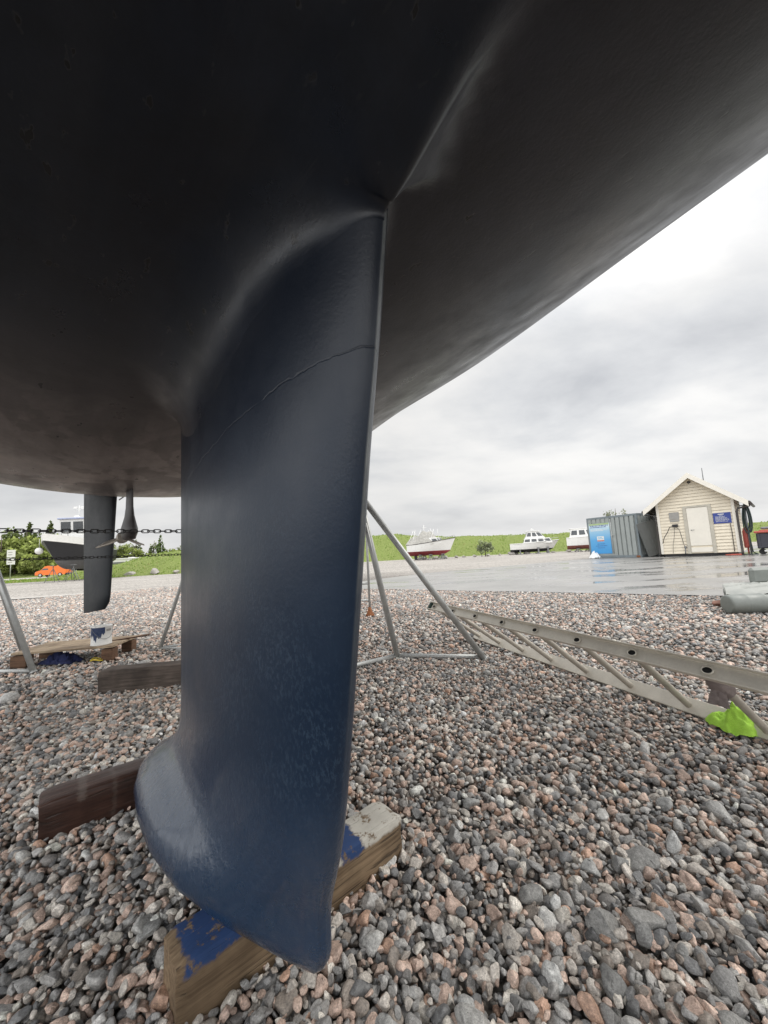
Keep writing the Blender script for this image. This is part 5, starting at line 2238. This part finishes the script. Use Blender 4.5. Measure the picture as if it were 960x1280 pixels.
# ------------------------------------------------------------------ trees and bushes
def tree(name, label, loc, H, W, cols, seed, kind='broad', group=None, leaves=1500, leaf=.30, trunk=True):
    rng = np.random.default_rng(seed)
    t = empty(name, loc, rng.uniform(0, 6), label=label, cat='tree' if kind != 'bush' else 'bush', group=group)
    pts = []
    blobs = []
    if kind == 'conifer':
        for i in range(26):
            f = (i + .5) / 26
            for k in range(5):
                an = rng.uniform(0, 2 * PI)
                rr_ = W / 2 * (1 - f) ** .9 * rng.uniform(.4, 1)
                blobs.append((rr_ * math.cos(an), rr_ * math.sin(an), H * (.10 + .9 * f), W * .13 * (1.15 - f)))
    else:
        nb = 26 if kind == 'broad' else 16
        for i in range(nb):
            an, el = rng.uniform(0, 2 * PI), rng.uniform(-.55, 1)
            rr_ = rng.uniform(.45, .86)
            z0 = .46 if kind == 'broad' else .40
            blobs.append((W / 2 * rr_ * math.cos(an) * math.sqrt(max(.05, 1 - el * el * .8)), W / 2 * rr_ * math.sin(an) * math.sqrt(max(.05, 1 - el * el * .8)), H * (z0 + .38 * el * rr_ * 1.1), W * rng.uniform(.10, .19)))
    wts = np.array([b[3] ** 2 for b in blobs])
    wts /= wts.sum()
    bi = rng.choice(len(blobs), leaves, p=wts)
    B = np.array(blobs)[bi]
    d = rng.normal(size=(leaves, 3))
    d /= np.linalg.norm(d, axis=1)[:, None]
    P = B[:, :3] + d * (B[:, 3] * rng.uniform(.35, 1.12, leaves))[:, None]
    P[:, 2] = np.maximum(P[:, 2], .05)
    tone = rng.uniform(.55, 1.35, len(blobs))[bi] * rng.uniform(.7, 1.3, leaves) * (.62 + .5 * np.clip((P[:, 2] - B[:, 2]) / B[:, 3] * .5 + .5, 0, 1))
    c0, c1 = np.array(cols[0]), np.array(cols[1])
    mixf = rng.uniform(0, 1, (leaves, 1))
    C = (c0 + (c1 - c0) * mixf) * tone[:, None]
    nrm = d * .6 + rng.normal(size=(leaves, 3)) * .7
    nrm /= np.linalg.norm(nrm, axis=1)[:, None]
    u = np.cross(nrm, rng.normal(size=(leaves, 3)))
    u /= np.linalg.norm(u, axis=1)[:, None]
    w = np.cross(nrm, u)
    sz = (leaf * rng.uniform(.5, 1.3, leaves))[:, None]
    V = np.stack([P - u * sz, P - w * sz * .55, P + u * sz, P + w * sz * .55], 1).reshape(-1, 3)
    F = np.arange(leaves * 4).reshape(-1, 4)
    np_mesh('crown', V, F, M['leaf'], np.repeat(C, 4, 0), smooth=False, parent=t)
    if trunk:
        m = MB()
        r0_ = max(.03, H * .022)
        m.tube([(0, 0, -.1), (rng.normal(0, .04) * W * .2, 0, H * .3), (rng.normal(0, .05) * W * .3, rng.normal(0, .05) * W * .3, H * .62), (0, 0, H * .86)], [r0_ * 1.3, r0_, r0_ * .6, r0_ * .2], 9)
        for k in range(7 if kind != 'conifer' else 0):
            b = blobs[int(rng.integers(len(blobs)))]
            z0 = min(H * rng.uniform(.22, .55), b[2])
            m.tube([(0, 0, z0), (b[0] * .5, b[1] * .5, z0 + (b[2] - z0) * .6), (b[0], b[1], b[2])], [r0_ * .5, r0_ * .32, r0_ * .12], 7)
        m.build('trunk' if kind != 'bush' else 'stem', M['bark'], t)
    return t


G1, G2 = ((.20, .25, .06), (.32, .37, .11)), ((.10, .16, .04), (.18, .25, .06))
G3 = ((.10, .14, .04), (.17, .20, .07))
L1 = 'trees in the wood behind the left road'
i = 0
for x, y, H, W, c, nm in [(-92, 84, 10.5, 9, G1, 'b'), (-86, 92, 12.6, 10, G3, 'c'), (-82, 82, 10.5, 8.5, G1, 'b'), (-83, 95, 13.6, 6, G3, 'k'), (-77, 85, 9.5, 8, G1, 'b'), (-76.5, 96, 12.6, 5.5, G3, 'k'), (-72, 82, 8.6, 7.5, G1, 'b'), (-88, 78, 7.0, 7.5, G1, 'b'), (-79, 77, 6.5, 7.0, G1, 'b'), (-71, 90, 11.2, 8, G2, 'c'), (-97, 92, 13, 9, G2, 'c'), (-66, 88, 9.2, 7, G2, 'c'), (-90, 97, 13.8, 5.5, G3, 'k'), (-70, 77, 5.0, 5.5, G1, 'b'), (-84.5, 76, 5.5, 7, G1, 'b'), (-75, 78, 6.5, 6.5, G1, 'b'), (-94, 79, 7.5, 8, G1, 'b'), (-67, 80, 6.5, 6, G1, 'b'), (-80, 90, 11.2, 9, G1, 'b'), (-74, 91, 11, 8.5, G1, 'b')]:
    i += 1
    lab = {'b': 'bright green leafy tree in the wood left of the workboat', 'c': 'darker green leafy tree in the wood left of the workboat', 'k': 'dark pointed conifer rising out of the wood at left'}[nm]
    tree('conifer_tree' if nm == 'k' else 'leafy_tree', lab, (x, y, 0), H, W, c, 100 + i, 'conifer' if nm == 'k' else 'broad', {'b': 'bright trees of the left wood', 'c': 'dark trees of the left wood', 'k': 'conifers of the left wood'}[nm], 3400, .42)
for x, y, H, W, c, nm in [(-67, 97, 8.3, 6, G1, 'b'), (-62.5, 96, 7.2, 5.5, G1, 'b'), (-59.5, 99, 8.6, 3.2, G3, 't'), (-55.5, 95, 8.6, 4.0, G2, 'k'), (-52.5, 96, 6.0, 5.0, G1, 'b'), (-49, 95, 6.6, 5, G1, 'b'), (-45.5, 97, 7.6, 5.2, G1, 'b'), (-64.8, 100, 9.4, 3.0, G3, 't'), (-41, 98, 7, 6, G2, 'b'), (-60.5, 92, 5.2, 5.5, G1, 'b'), (-54, 91, 4.6, 5, G1, 'b'), (-65.5, 92, 6, 6, G1, 'b'), (-47, 92, 5, 5.5, G1, 'b')]:
    i += 1
    lab = {'b': 'light green tree behind the white building', 'k': 'pointed green conifer, tallest dense crown behind the white building', 't': 'thin sparse tree behind the white building'}[nm]
    tree('conifer_tree' if nm == 'k' else 'leafy_tree', lab, (x, y, 0), H, W, c, 100 + i, 'conifer' if nm == 'k' else 'broad', {'b': 'light trees behind the white building', 'k': None, 't': 'sparse trees behind the white building'}[nm], 400 if nm == 't' else 1500, .26)
tree('bush', 'rounded grey-green bush between the two white boats', (9.75, 38.2, 0), 2.0, 1.7, ((.22, .26, .14), (.34, .38, .24)), 301, 'bush', None, 900, .10)
tree('leafy_tree', 'small leafy treetop showing above the container', (28.9, 48, 1.4), 4.0, 3.2, ((.22, .24, .16), (.34, .35, .27)), 302, 'broad', None, 520, .13)
